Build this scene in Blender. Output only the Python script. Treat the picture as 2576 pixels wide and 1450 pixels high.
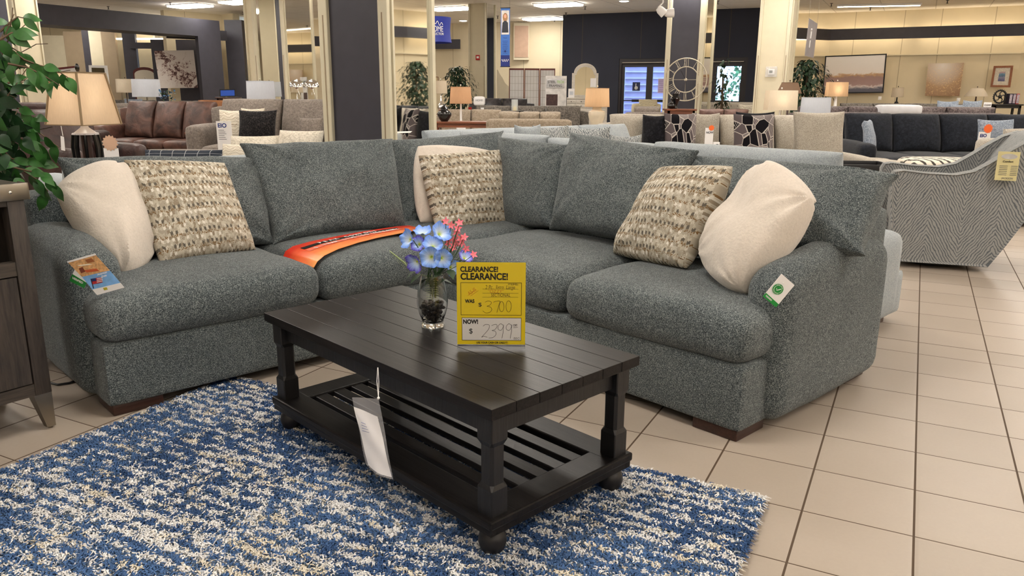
import bpy, bmesh, math, random
import numpy as np
from mathutils import Vector, Matrix, noise
random.seed(7)
R = math.radians
PI = math.pi
for o in list(bpy.data.objects): bpy.data.objects.remove(o)
S = bpy.context.scene
COL = S.collection

# ---------------------------------------------------------------- camera, world, exposure, ceiling lights
FPX, CH, PITCH, ROLL = 1955.0, 1.231, R(14.1), R(0.355)
cd = bpy.data.cameras.new('camera'); cam = bpy.data.objects.new('camera', cd); COL.objects.link(cam)
cd.sensor_fit = 'HORIZONTAL'; cd.sensor_width = 36.0; cd.lens = FPX / 2576 * 36.0
cd.clip_start = 0.05; cd.clip_end = 200
fw = Vector((0, math.cos(PITCH), -math.sin(PITCH))); r0 = Vector((1, 0, 0)); u0 = r0.cross(fw)
rx = r0 * math.cos(ROLL) + u0 * math.sin(ROLL); ux = -r0 * math.sin(ROLL) + u0 * math.cos(ROLL)
cam.matrix_world = Matrix(((rx.x, ux.x, -fw.x, 0), (rx.y, ux.y, -fw.y, 0), (rx.z, ux.z, -fw.z, CH), (0, 0, 0, 1)))
S.camera = cam
S.view_settings.view_transform = 'Standard'; S.view_settings.look = 'None'
S.view_settings.exposure = -0.16; S.view_settings.gamma = 1.0; S.view_settings.use_curve_mapping = False
EMI = 36.0        # troffer diffusers
COVE = 12.0        # cove tubes behind the fascia
w = bpy.data.worlds.new('world'); S.world = w; w.use_nodes = True
w.node_tree.nodes['Background'].inputs[0].default_value = (0.42, 0.66, 1.0, 1); w.node_tree.nodes['Background'].inputs[1].default_value = 6.0
HC = 3.45         # ceiling height

def ray(x, y): return fw + rx * ((x - 1288) / FPX) - ux * ((y - 725) / FPX)
def at(x, y, z=0.0):
    d = ray(x, y); s = (z - CH) / d.z; return Vector((s * d.x, s * d.y, z))
def atY(x, y, Y):
    d = ray(x, y); s = Y / d.y; return Vector((s * d.x, Y, CH + s * d.z))

# ---------------------------------------------------------------- node materials
def lin(c):
    c = [v / 255 for v in c]
    return tuple(v / 12.92 if v <= 0.04045 else ((v + 0.055) / 1.055) ** 2.4 for v in c) + (1,)
class NT:
    def __init__(s, name):
        s.m = bpy.data.materials.new(name); s.m.use_nodes = True; s.t = s.m.node_tree
        s.b = s.t.nodes['Principled BSDF']; s.o = s.t.nodes['Material Output']
    def n(s, kind, **kw):
        nd = s.t.nodes.new('ShaderNode' + kind)
        for k, v in kw.items():
            if k.startswith('i_'):
                k = k[2:]; k = int(k) if k.isdigit() else k.replace('_', ' ')
                s.setin(nd, k, v)
            else: setattr(nd, k, v)
        return nd
    def setin(s, nd, k, v):
        if isinstance(v, bpy.types.NodeSocket): s.t.links.new(v, nd.inputs[k])
        else: nd.inputs[k].default_value = v
    def math(s, op, a, b=0.0, c=None):
        nd = s.n('Math', operation=op); s.setin(nd, 0, a); s.setin(nd, 1, b)
        if c is not None: s.setin(nd, 2, c)
        return nd.outputs[0]
    def ramp(s, f, stops, interp='LINEAR'):
        nd = s.n('ValToRGB'); s.setin(nd, 0, f); cr = nd.color_ramp; cr.interpolation = interp
        while len(cr.elements) < len(stops): cr.elements.new(0.5)
        for e, (p, c) in zip(cr.elements, stops): e.position = p; e.color = c
        return nd.outputs[0]
    def mix(s, f, a, b):
        nd = s.n('Mix', data_type='RGBA'); s.setin(nd, 0, f); s.setin(nd, 6, a); s.setin(nd, 7, b); return nd.outputs[2]
    def coord(s, kind='Object', scale=(1, 1, 1), rot=(0, 0, 0), loc=(0, 0, 0)):
        tc = s.n('TexCoord'); mp = s.n('Mapping'); s.t.links.new(tc.outputs[kind], mp.inputs[0])
        mp.inputs['Scale'].default_value = scale; mp.inputs['Rotation'].default_value = rot; mp.inputs['Location'].default_value = loc
        return mp.outputs[0]
    def noise(s, v, scale, detail=2, rough=.5, dist=0):
        nd = s.n('TexNoise'); s.setin(nd, 'Vector', v); s.setin(nd, 'Scale', scale); s.setin(nd, 'Detail', detail)
        s.setin(nd, 'Roughness', rough); s.setin(nd, 'Distortion', dist); return nd.outputs[0]
    def sep(s, v):
        nd = s.n('SeparateXYZ'); s.setin(nd, 0, v); return nd.outputs
    def comb(s, x, y, z=0.0):
        nd = s.n('CombineXYZ'); s.setin(nd, 0, x); s.setin(nd, 1, y); s.setin(nd, 2, z); return nd.outputs[0]
    def wn(s, v):
        nd = s.n('TexWhiteNoise'); s.setin(nd, 'Vector', v); return nd.outputs['Value']
    def bump(s, h, strength, dist=.01):
        nd = s.n('Bump'); s.setin(nd, 'Height', h); s.setin(nd, 'Strength', strength); s.setin(nd, 'Distance', dist)
        s.t.links.new(nd.outputs[0], s.b.inputs['Normal'])
    def out(s, col=None, rough=None, metal=None, spec=None, sheen=None):
        if col is not None: s.setin(s.b, 'Base Color', col)
        if rough is not None: s.setin(s.b, 'Roughness', rough)
        if metal is not None: s.setin(s.b, 'Metallic', metal)
        if spec is not None: s.setin(s.b, 'Specular IOR Level', spec)
        if sheen is not None: s.setin(s.b, 'Sheen Weight', sheen)
        return s.m
_pc = {}
def plain(c, rough=.6, metal=0, var=.08, scale=6, spec=.4):
    k = (c, rough, metal, var, scale, spec)
    if k in _pc: return _pc[k]
    t = NT('plain'); L = lin(c); n = t.noise(t.coord(), scale, 3)
    a = tuple(v * (1 - var) for v in L[:3]) + (1,); b = tuple(min(1, v * (1 + var)) for v in L[:3]) + (1,)
    _pc[k] = t.out(t.ramp(n, [(.3, a), (.7, b)]), rough, metal, spec); return _pc[k]
def heather(name, dark, mid, light, scale=150, rough=.95, bump=.5, pos=(.36, .5, .64), patch=.10):
    t = NT(name); v = t.coord(scale=(1, 1, 1))
    n1 = t.noise(v, scale, 3, .62, .9); n2 = t.noise(v, scale * .16, 3); n3 = t.noise(v, 3.5, 2)
    f = t.math('ADD', n1, t.math('MULTIPLY', t.math('SUBTRACT', n2, .5), .10))
    f = t.math('ADD', f, t.math('MULTIPLY', t.math('SUBTRACT', n3, .5), patch * 1.4))
    t.bump(n1, bump, .003)
    return t.out(t.ramp(f, [(pos[0], lin(dark)), (pos[1], lin(mid)), (pos[2], lin(light))]), rough, spec=.15, sheen=.12)
def leather(name, c1, c2, rough=.45):
    t = NT(name); v = t.coord(); n = t.noise(v, 5, 4, .6, .6); n2 = t.noise(v, 160, 2)
    t.bump(t.math('ADD', t.math('MULTIPLY', n, 2.0), t.math('MULTIPLY', n2, .2)), .35, .02)
    return t.out(t.ramp(n, [(.35, lin(c1)), (.68, lin(c2))]), rough, spec=.4)
def wood(name, c1, c2, scale=(1.5, 22, 22), rough=.45, bump=.3, dist=.004, axis=0, spec=.5):
    t = NT(name); sc = list(scale)
    if axis == 2: sc = [scale[1], scale[2], scale[0]]
    if axis == 1: sc = [scale[1], scale[0], scale[2]]
    v = t.coord(scale=sc); n = t.noise(v, 2.2, 6, .65, 1.2); n2 = t.noise(v, 9, 3, .6, .4)
    f = t.math('ADD', t.math('MULTIPLY', n, .7), t.math('MULTIPLY', n2, .3))
    t.bump(f, bump, dist)
    return t.out(t.ramp(f, [(.36, lin(c1)), (.62, lin(c2))]), rough, spec=spec)
def emis(name, c, s):
    t = NT(name); t.setin(t.b, 'Base Color', lin(c)); t.setin(t.b, 'Emission Color', lin(c)); t.setin(t.b, 'Emission Strength', s); return t.m
def glass(name, c=(1, 1, 1), rough=0.0, ior=1.45):
    t = NT(name); t.setin(t.b, 'Base Color', tuple(c) + (1,)); t.setin(t.b, 'Roughness', rough); t.setin(t.b, 'Transmission Weight', 1.0); t.setin(t.b, 'IOR', ior); return t.m
def thinclear(name, c=(1, 1, 1), a=.12, rough=.1):
    t = NT(name); t.setin(t.b, 'Base Color', tuple(c) + (1,)); t.setin(t.b, 'Alpha', a); t.setin(t.b, 'Roughness', rough); return t.m
def shade_mat(name, c, em=0.0, fine=120):
    t = NT(name); v = t.coord(scale=(1, 1, .15)); n = t.noise(v, fine, 2)
    col = t.mix(n, tuple(x * .86 for x in lin(c)[:3]) + (1,), lin(c)); t.out(col, .9, spec=.1)
    tr = t.n('BsdfTranslucent'); t.setin(tr, 0, col); ms = t.n('MixShader'); t.setin(ms, 0, .5)
    t.t.links.new(t.b.outputs[0], ms.inputs[1]); t.t.links.new(tr.outputs[0], ms.inputs[2]); t.t.links.new(ms.outputs[0], t.o.inputs[0])
    return t.m

# ---------------------------------------------------------------- mesh collector
class M:
    def __init__(s): s.v = []; s.f = []; s.uv = {}
    def add(s, vs, fs, mat=None):
        k = len(s.v)
        if mat is not None: vs = [mat @ Vector(p) for p in vs]
        s.v += [tuple(p) for p in vs]; s.f += [tuple(i + k for i in f) for f in fs]; return s
    def box(s, x0, x1, y0, y1, z0, z1, mat=None, c=0.0):
        if c <= 0:
            vs = [(x, y, z) for z in (z0, z1) for y in (y0, y1) for x in (x0, x1)]
            return s.add(vs, [(0, 2, 3, 1), (4, 5, 7, 6), (0, 1, 5, 4), (1, 3, 7, 5), (3, 2, 6, 7), (2, 0, 4, 6)], mat)
        c = min(c, (x1 - x0) * .49, (y1 - y0) * .49, (z1 - z0) * .49)
        bm = bmesh.new(); bmesh.ops.create_cube(bm, size=1)
        for p in bm.verts: p.co = Vector(((x0 + x1) / 2 + p.co.x * (x1 - x0), (y0 + y1) / 2 + p.co.y * (y1 - y0), (z0 + z1) / 2 + p.co.z * (z1 - z0)))
        bmesh.ops.bevel(bm, geom=bm.edges[:], offset=c, segments=2, affect='EDGES', profile=.5)
        return s.bm(bm, mat)
    def bm(s, bm, mat=None):
        bm.verts.index_update(); s.add([tuple(p.co) for p in bm.verts], [tuple(q.index for q in f.verts) for f in bm.faces], mat); bm.free(); return s
    def prism(s, poly, d0, d1, axis='y', mat=None):   # polygon in the two other axes, extruded
        def P(a, b, d): return {'y': (a, d, b), 'x': (d, a, b), 'z': (a, b, d)}[axis]
        n = len(poly); vs = [P(a, b, d0) for a, b in poly] + [P(a, b, d1) for a, b in poly]
        fs = [tuple(range(n))[::-1], tuple(range(n, 2 * n))] + [(i, (i + 1) % n, n + (i + 1) % n, n + i) for i in range(n)]
        return s.add(vs, fs, mat)
    def lathe(s, prof, n=24, c=(0, 0), mat=None, sq=0):
        vs = []; fs = []
        for r, z in prof:
            for i in range(n):
                a = 2 * PI * i / n; rr = r
                if sq: rr = r * (1 / max(abs(math.cos(a)), abs(math.sin(a)))) ** sq
                vs.append((c[0] + rr * math.cos(a), c[1] + rr * math.sin(a), z))
        for j in range(len(prof) - 1):
            for i in range(n): fs.append((j * n + i, j * n + (i + 1) % n, (j + 1) * n + (i + 1) % n, (j + 1) * n + i))
        fs.append(tuple(range(n))[::-1]); k = (len(prof) - 1) * n; fs.append(tuple(range(k, k + n)))
        return s.add(vs, fs, mat)
    def shell(s, prof, n=24, c=(0, 0), mat=None):   # open lathe (lamp shade)
        vs = []; fs = []
        for r, z in prof:
            for i in range(n): a = 2 * PI * i / n; vs.append((c[0] + r * math.cos(a), c[1] + r * math.sin(a), z))
        for j in range(len(prof) - 1):
            for i in range(n): fs.append((j * n + i, j * n + (i + 1) % n, (j + 1) * n + (i + 1) % n, (j + 1) * n + i))
        return s.add(vs, fs, mat)
    def tube(s, pts, r, n=8, mat=None, closed=False):
        pts = [Vector(p) for p in pts]; N = len(pts); vs = []; fs = []; up = Vector((0, 0, 1)); prev = None
        rr = r if isinstance(r, (list, tuple)) else [r] * N
        for i, p in enumerate(pts):
            a = pts[(i - 1) % N] if (closed or i > 0) else p; b = pts[(i + 1) % N] if (closed or i < N - 1) else p
            d = (b - a).normalized() if (b - a).length > 1e-9 else Vector((0, 0, 1))
            if prev is None: x = d.orthogonal().normalized()
            else:
                x = prev - d * prev.dot(d); x = x.normalized() if x.length > 1e-6 else d.orthogonal().normalized()
            prev = x; y = d.cross(x)
            for k in range(n): t = 2 * PI * k / n; vs.append(p + x * (rr[i] * math.cos(t)) + y * (rr[i] * math.sin(t)))
        for i in range(N if closed else N - 1):
            j = (i + 1) % N
            for k in range(n): fs.append((i * n + k, i * n + (k + 1) % n, j * n + (k + 1) % n, j * n + k))
        if not closed: fs.append(tuple(range(n))[::-1]); fs.append(tuple(range((N - 1) * n, N * n)))
        return s.add(vs, fs, mat)
    def ball(s, c, r, n=10, mat=None):
        if not isinstance(r, (tuple, list)): r = (r, r, r)
        pr = [(math.sin(PI * i / n), -math.cos(PI * i / n)) for i in range(n + 1)]; pr[0] = (.02, -1); pr[-1] = (.02, 1)
        mm = Matrix.Translation(c) @ Matrix.Diagonal((r[0], r[1], r[2], 1))
        return s.lathe(pr, n * 2, mat=(mat @ mm if mat else mm))
    def soft(s, x0, x1, y0, y1, z0, z1, r=.06, crown=.03, n=14, wr=0.0, mat=None, seed=0, fcrown=0.0):
        hx, hy, hz = (x1 - x0) / 2, (y1 - y0) / 2, (z1 - z0) / 2; r = min(r, hx * .98, hy * .98, hz * .98); C = Vector(((x0 + x1) / 2, (y0 + y1) / 2, (z0 + z1) / 2))
        bm = bmesh.new(); bmesh.ops.create_cube(bm, size=2); bmesh.ops.subdivide_edges(bm, edges=bm.edges[:], cuts=n, use_grid_fill=True)
        H = (hx, hy, hz)
        for p in bm.verts:
            q = [0, 0, 0]
            for i in range(3):
                t = math.sin(p.co[i] * PI / 2) if abs(p.co[i]) < 1 else p.co[i]
                q[i] = t * H[i]
            inn = Vector([max(-(H[i] - r), min(H[i] - r, q[i])) for i in range(3)]); d = Vector(q) - inn
            if d.length > 1e-9: d = d.normalized() * r
            t = inn + d
            cx = 1 - (t.x / hx) ** 2; cy = 1 - (t.y / hy) ** 2; cz = 1 - (t.z / hz) ** 2
            t.z += math.copysign(crown * max(0, cx) ** .6 * max(0, cy) ** .6, t.z) * (1 if abs(t.z) > hz * .5 else abs(t.z) / (hz * .5 + 1e-6))
            if fcrown: t.y += math.copysign(fcrown * max(0, cx) ** .6 * max(0, cz) ** .6, t.y) * min(1, abs(t.y) / (hy * .5))
            if wr:
                nn = noise.noise_vector(Vector((t.x * 3.1 + seed, t.y * 3.1, t.z * 3.1))) * wr + noise.noise_vector(Vector((t.x * 9 + seed, t.y * 9, t.z * 9))) * wr * .35
                t += nn
            p.co = t + C
        return s.bm(bm, mat)
    def cush(s, c, T, k=.05, n=26, seed=0, wr=.006, e=.42, ear=.0, rc=.0):
        bl, br, tr, tl = [Vector(p) for p in c]
        N = ((br - bl).cross(tl - bl) + (tr - br).cross(tr - tl) * 1.0)
        N = ((br - bl) + (tr - tl)).cross((tl - bl) + (tr - br)).normalized()
        W = ((br - bl).length + (tr - tl).length) / 2; Hh = ((tl - bl).length + (tr - br).length) / 2
        k0 = len(s.v); idx = {}
        for side in (0, 1):
            for j in range(n + 1):
                for i in range(n + 1):
                    edge = i in (0, n) or j in (0, n)
                    if side and edge: idx[side, i, j] = idx[0, i, j]; continue
                    u = math.sin((i / n * 2 - 1) * PI / 2); v = math.sin((j / n * 2 - 1) * PI / 2)
                    uu = u * (1 - k * (1 - v * v) * abs(u)); vv = v * (1 - k * (1 - u * u) * abs(v))
                    g_ = 1 - rc * (abs(u * v)) ** 2.5; uu *= g_; vv *= g_; e_ = 1 + ear * (abs(u * v)) ** 9; uu *= e_; vv *= e_; a = (uu + 1) / 2; b = (vv + 1) / 2
                    P = bl * (1 - a) * (1 - b) + br * a * (1 - b) + tr * a * b + tl * (1 - a) * b
                    h = T / 2 * (max(0, 1 - u * u) * max(0, 1 - v * v)) ** e
                    q = Vector((u * W * 2.4 + seed * 7.3, v * Hh * 2.4, side * 5.0 + seed))
                    du, dv = 1 - abs(u), 1 - abs(v); dc = math.hypot(du, dv); phi = math.atan2(dv, du); sc_ = seed * 1.7 + (3 if u > 0 else 0) + (5 if v > 0 else 0)
                    pleat = noise.noise(Vector((phi * 3.6, sc_, side))) * math.exp(-dc * 2.0) * min(1, dc * 5)
                    h2 = h + (noise.noise(q) * wr * 1.5 + noise.noise(q * 2.3) * wr * .35 + pleat * wr * 2.6) * (1 if not edge else 0) * min(1, h / (T * .25 + 1e-6))
                    P = P + N * (h2 if side == 0 else -h2)
                    s.v.append(tuple(P)); idx[side, i, j] = len(s.v) - 1; s.uv[len(s.v) - 1] = (i / n if False else (u + 1) / 2, (v + 1) / 2)
        for j in range(n):
            for i in range(n):
                s.f.append((idx[0, i, j], idx[0, i + 1, j], idx[0, i + 1, j + 1], idx[0, i, j + 1]))
                s.f.append((idx[1, i, j + 1], idx[1, i + 1, j + 1], idx[1, i + 1, j], idx[1, i, j]))
        return s
    def build(s, name, mat, parent=None, smooth=True, world=False, org=None):
        me = bpy.data.meshes.new(name); vs = s.v
        o = bpy.data.objects.new(name, me); COL.objects.link(o)
        if org is not None: vs = [tuple(Vector(p) - Vector(org)) for p in vs]; o.location = org
        if parent is not None:
            o.parent = parent
            if world:
                W = (Matrix.Translation(parent.location) @ parent.rotation_euler.to_matrix().to_4x4()).inverted()
                vs = [tuple(W @ Vector(p)) for p in vs]
        me.from_pydata(vs, [], s.f); me.update()
        if s.uv:
            uvl = me.uv_layers.new(name='UVMap'); a = np.zeros(len(me.loops) * 2); li = np.zeros(len(me.loops), dtype=np.int32); me.loops.foreach_get('vertex_index', li)
            U = np.zeros((len(vs), 2))
            for kk, q in s.uv.items(): U[kk] = q
            uvl.data.foreach_set('uv', U[li].ravel())
        me.materials.append(mat)
        if smooth:
            me.polygons.foreach_set('use_smooth', [True] * len(me.polygons))
            try: me.set_sharp_from_angle(angle=R(42))
            except Exception: pass
        return o
def tag(o, label, cat, group=None):
    o['label'] = label; o['category'] = cat
    if group: o['group'] = group
    return o
def thing(name, label, cat, loc=(0, 0, 0), rz=0.0, group=None):
    o = bpy.data.objects.new(name, None); COL.objects.link(o); o.empty_display_size = .05
    o.location = Vector(loc); o.rotation_euler = (0, 0, rz); return tag(o, label, cat, group)
def struct(name, m, mat, smooth=False):
    o = m.build(name, mat, smooth=smooth); o['kind'] = 'structure'; return o
def copy_tree(o, loc, rz, label, parent=None):
    c = o.copy(); COL.objects.link(c); c.location = loc; c.rotation_euler = (0, 0, rz); c['label'] = label
    for ch in list(o.children):
        d = ch.copy(); COL.objects.link(d); d.parent = c
        for g in list(ch.children):
            e = g.copy(); COL.objects.link(e); e.parent = d
    return c
def text(body, size, mat, parent, mtx, name='lettering', bold=0.0, sx=1.0, shear=0.0, align='LEFT', ext=.0002, space=1.0):
    cu = bpy.data.curves.new('t', 'FONT'); cu.body = body; cu.size = size; cu.offset = bold; cu.shear = shear; cu.align_x = align; cu.extrude = ext; cu.space_character = space
    to = bpy.data.objects.new('t', cu); COL.objects.link(to)
    dg = bpy.context.evaluated_depsgraph_get(); me = bpy.data.meshes.new_from_object(to.evaluated_get(dg)); bpy.data.objects.remove(to)
    me.transform(mtx @ Matrix.Diagonal((sx, 1, 1, 1))); me.materials.clear(); me.materials.append(mat)
    o = bpy.data.objects.new(name, me); COL.objects.link(o); o.parent = parent; return o
def frame_mtx(o, xd, yd):   # matrix with x along xd, y along yd, z out
    x = Vector(xd).normalized(); z = x.cross(Vector(yd)).normalized(); y = z.cross(x)
    m = Matrix((x, y, z)).transposed().to_4x4(); m.translation = Vector(o); return m
# ---------------------------------------------------------------- shared materials
CREAM = (214, 201, 172); DARK = (50, 52, 62)
def wall_mat(name, c, seams=True):
    t = NT(name); v = t.coord(); n = t.noise(v, 1.3, 4); L = lin(c)
    col = t.ramp(n, [(.3, tuple(x * .93 for x in L[:3]) + (1,)), (.7, tuple(min(1, x * 1.04) for x in L[:3]) + (1,))])
    if seams:
        uvn = t.n('TexCoord').outputs['UV']; x, y, z = t.sep(uvn)
        fr = t.math('ABSOLUTE', t.math('SUBTRACT', t.math('FRACT', t.math('MULTIPLY', x, 1 / 1.22)), .5))
        col = t.mix(t.math('MULTIPLY', t.math('LESS_THAN', fr, .008), .45), col, (.12, .08, .04, 1))
    t.bump(t.noise(v, 60, 2), .05, .003)
    return t.out(col, .75, spec=.2)
m_cream = wall_mat('cream_wall_paint', CREAM); m_dark = wall_mat('charcoal_wall_paint', DARK)
m_darkp = plain((58, 57, 65), .5, spec=.4); m_creamp = plain((206, 196, 170), .6, var=.03); m_taupe = plain((150, 132, 108), .7, var=.04)
m_frame = plain((200, 192, 168), .45, var=.03)
GA = R(-27.16)
def tile_floor():
    t = NT('floor_tile'); tc = t.n('TexCoord'); mp = t.n('Mapping', vector_type='TEXTURE')
    t.t.links.new(tc.outputs['Object'], mp.inputs[0]); mp.inputs['Rotation'].default_value = (0, 0, GA)
    x, y, z = t.sep(mp.outputs[0]); T = .305
    gx = t.math('ADD', t.math('DIVIDE', x, T), -1.3971 + 1000); gy = t.math('ADD', t.math('DIVIDE', y, T), 12.5555 + 1000 - 12.5555 - 12.5555)
    yr = t.math('DIVIDE', y, T)                       # rows measured in tiles from the camera
    row = t.math('ADD', yr, 1000 - 12.5555)
    # expansion joint with two cut rows
    J = 12.5555 + 1.68
    far = t.math('GREATER_THAN', yr, J); row = t.math('ADD', row, t.math('MULTIPLY', far, -.32 + .64))
    def dist(v):
        f = t.math('FRACT', v); return t.math('SUBTRACT', .5, t.math('ABSOLUTE', t.math('SUBTRACT', f, .5)))
    dj = t.math('ABSOLUTE', t.math('SUBTRACT', yr, J))
    d = t.math('MINIMUM', t.math('MINIMUM', dist(gx), t.math('ADD', dist(row), .003)), dj)
    g = t.math('LESS_THAN', d, .0105)
    cell = t.comb(t.math('FLOOR', gx), t.math('FLOOR', row)); r_ = t.wn(cell)
    n = t.noise(mp.outputs[0], 2.2, 5, .6); n2 = t.noise(mp.outputs[0], 90, 2)
    f = t.math('ADD', t.math('MULTIPLY', r_, .35), t.math('ADD', t.math('MULTIPLY', n, .5), t.math('MULTIPLY', n2, .15)))
    col = t.ramp(f, [(.25, lin((152, 140, 127))), (.75, lin((168, 156, 143)))])
    col = t.mix(g, col, lin((74, 58, 42)))
    t.bump(t.math('SMOOTH_MIN', t.math('MULTIPLY', d, 25), 1.0, .2), .25, .003)
    ro = t.math('ADD', t.math('MULTIPLY', g, .4), t.math('ADD', .36, t.math('MULTIPLY', n, .12)))
    return t.out(col, ro, spec=.45)
m_floor = tile_floor()
def ceil_mat():
    t = NT('ceiling_tile'); tc = t.n('TexCoord'); mp = t.n('Mapping', vector_type='TEXTURE'); t.t.links.new(tc.outputs['Object'], mp.inputs[0]); mp.inputs['Rotation'].default_value = (0, 0, GA)
    x, y, z = t.sep(mp.outputs[0])
    def dist(v, s): f = t.math('FRACT', t.math('ADD', t.math('DIVIDE', v, s), 100)); return t.math('MULTIPLY', t.math('SUBTRACT', .5, t.math('ABSOLUTE', t.math('SUBTRACT', f, .5))), s)
    g = t.math('LESS_THAN', t.math('MINIMUM', dist(x, 1.22), dist(y, 1.22)), .012)
    n = t.noise(mp.outputs[0], 40, 4, .7); col = t.ramp(n, [(.3, lin((236, 228, 214))), (.7, lin((247, 241, 230)))])
    return t.out(t.mix(t.math('MULTIPLY', g, .35), col, lin((120, 106, 88))), .9, spec=.1)
m_ceil = ceil_mat()
m_mirror = plain((235, 235, 230), .02, 1.0, .0)
m_black = plain((22, 21, 23), .5); m_gloss = plain((16, 14, 15), .18, spec=.6); m_white = plain((232, 230, 228), .6, var=.02); m_paper = plain((238, 236, 236), .7, var=.02)
m_chrome = plain((220, 218, 214), .12, 1.0, .02); m_nickel = plain((150, 142, 130), .35, 1.0, .04)
m_ink = plain((18, 16, 16), .6, var=0); m_red = plain((176, 30, 26), .5); m_brownwood = wood('walnut_wood', (84, 44, 26), (130, 74, 46), axis=0)
m_leg = wood('dark_leg_wood', (38, 22, 18), (66, 38, 30), rough=.4)
m_print = plain((90, 94, 104), .7, var=0)
# ---------------------------------------------------------------- room shell
struct('floor', M().box(-27, 24, -9, 32, -.1, 0), m_floor)
struct('ceiling', M().prism([(-27, -9), (15, -9), (15, 4), (13.1, 14.6), (13.75, 20.3), (13.1, 20.9), (9, 23.1), (7.3, 23.4), (6.8, 21.75), (1.6, 24.1), (1.75, 26.2), (-2.6, 27.5), (-8, 25.7), (-8.2, 28), (-27, 28)], HC, HC + .1, 'z'), m_ceil)
def seg_wall(name, a, b, z0, z1, mat, th=.2, flip=1):
    a = Vector((a[0], a[1], 0)); b = Vector((b[0], b[1], 0)); d = b - a; n = Vector((-d.y, d.x, 0)).normalized() * th * flip
    m = M(); L = d.length
    ps = [a, b, b + n, a + n]
    m.v = [(p.x, p.y, z) for z in (z0, z1) for p in ps]; m.f = [(0, 1, 5, 4), (1, 2, 6, 5), (2, 3, 7, 6), (3, 0, 4, 7), (4, 5, 6, 7), (3, 2, 1, 0)]
    m.uv = {0: (0, z0), 4: (0, z1), 1: (L, z0), 5: (L, z1), 2: (L, z0), 6: (L, z1), 3: (0, z0), 7: (0, z1)}
    return struct(name, m, mat)
# back wall (cream), entry wall (charcoal) with the door opening, right walls
seg_wall('wall_back', (-8.2, 25.2), (-2.6, 27.2), 0, HC, m_cream); seg_wall('wall_back', (-2.6, 27.2), (1.6, 26.0), 0, HC, m_cream)
E0 = Vector((1.44, 23.9)); E1 = Vector((6.75, 21.55)); eD = (E1 - E0)
def ep(s): return E0 + eD * s
seg_wall('wall_entry', E0, ep(.300), 0, HC, m_dark); seg_wall('wall_entry', ep(.915), E1, 0, HC, m_dark); seg_wall('wall_entry', ep(.300), ep(.915), 2.2, HC, m_dark)
seg_wall('wall_entry_return', (1.6, 26.0), E0, 0, HC, m_dark); seg_wall('wall_entry_return', E1, (7.3, 23.2), 0, HC, m_cream)
RW = [(7.3, 23.2), (8.9, 22.9), (10.75, 21.9), (12.95, 20.7), (13.5, 20.1), (12.9, 14.6), (14.5, 4), (14.5, -8.5)]
for i in range(len(RW) - 1): seg_wall('wall_right', RW[i], RW[i + 1], 0, HC, m_cream)
seg_wall('wall_front', (14.5, -8.5), (-26, -8.5), 0, HC, m_cream); seg_wall('wall_left', (-26, -8.5), (-26, 31), 0, HC, m_cream)
seg_wall('wall_gallery', (-26, 27.5), (-8.2, 27.5), 0, HC, m_cream)
# fascia band on the right wall, hiding cove tubes, and the ledge under it
def offs(P, d):
    out = []
    for i, p in enumerate(P):
        a = Vector(P[max(0, i - 1)]); b = Vector(P[min(len(P) - 1, i + 1)]); t = (b - a).normalized(); n = Vector((t.y, -t.x)); out.append(Vector(p) + n * d)
    return out
m_cove = emis('cove_tube_light', (255, 236, 206), COVE)
RB = [Vector(p) for p in RW[:7]]; RO = offs(RB, .34)
RO[0] = Vector((6.9, 21.75)); n_t = 1
for i in range(len(RB) - 1):
    seg_wall('trim_fascia', RO[i], RO[i + 1], 2.70, 2.99, m_darkp, .05)
    seg_wall('trim_ledge', offs(RB, .06)[i], offs(RB, .06)[i + 1], 2.28, 2.31, m_creamp, .06)
    for zz in (2.74, 2.93):
        a, b = offs(RB, .22)[i] * .96 + offs(RB, .22)[i + 1] * .04, offs(RB, .22)[i] * .04 + offs(RB, .22)[i + 1] * .96
        o = M().tube([(a.x, a.y, zz), (b.x, b.y, zz)], .018, 6).build('cove_tube', m_cove)
        tag(o, ['warm light tube glowing under the dark band, wall stretch %s', 'warm light tube glowing above the dark band, wall stretch %s'][zz > 2.8] % ['beside the entry doors', 'behind the tall ficus', 'above the big framed canvas', 'above the gold canvas', 'at the wall corner', 'of the side wall'][i], 'light tube', 'cove tubes behind the dark band')
# fascia on the far back wall (seen between the columns)
seg_wall('trim_fascia', (-7.8, 24.95), (-2.75, 26.8), 2.62, 2.92, m_darkp, .05); seg_wall('trim_fascia', (-2.75, 26.8), (-1.75, 26.55), 2.62, 2.92, m_darkp, .05)
tag(M().tube([(-7.6, 25.2, 2.68), (-3.0, 26.87, 2.68)], .018, 6).build('cove_tube', m_cove), 'warm light tube behind the dark band of the far centre wall', 'light tube')
seg_wall('wall_gallery_end', (-9.9, 23.2), (-8.75, 24.5), 0, HC, m_cream); seg_wall('wall_gallery_end', (-8.75, 24.5), (-8.25, 24.1), 0, HC, m_cream)
struct('pier', M().box(-8.25, -7.75, 23.3, 24.6, 0, 3.2), m_darkp)
seg_wall('trim_fascia', (-9.5, 22.3), (-8.2, 23.3), 2.63, 2.9, m_darkp, .05)
tag(M().tube([(-9.4, 22.85, 2.7), (-8.5, 23.8, 2.7)], .018, 6).build('cove_tube', m_cove), 'warm light tube behind the dark band beside the gallery pier', 'light tube')
# ---------------------------------------------------------------- gallery header at the left
HA = atY(113, 80, 18.3); HB = atY(497, 100, 21.8)
a2 = Vector((HA.x, HA.y)); b2 = Vector((HB.x, HB.y)); hd = (b2 - a2).normalized(); hn = Vector((-hd.y, hd.x))
seg_wall('wall_gallery_header', a2 - hd * 1.2, b2 + hd * .76, 2.66, 3.1, m_darkp, .9)
seg_wall('wall_gallery_pier', b2 + hd * .02, b2 + hd * .76, 0, 2.66, m_darkp, .12)
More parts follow.
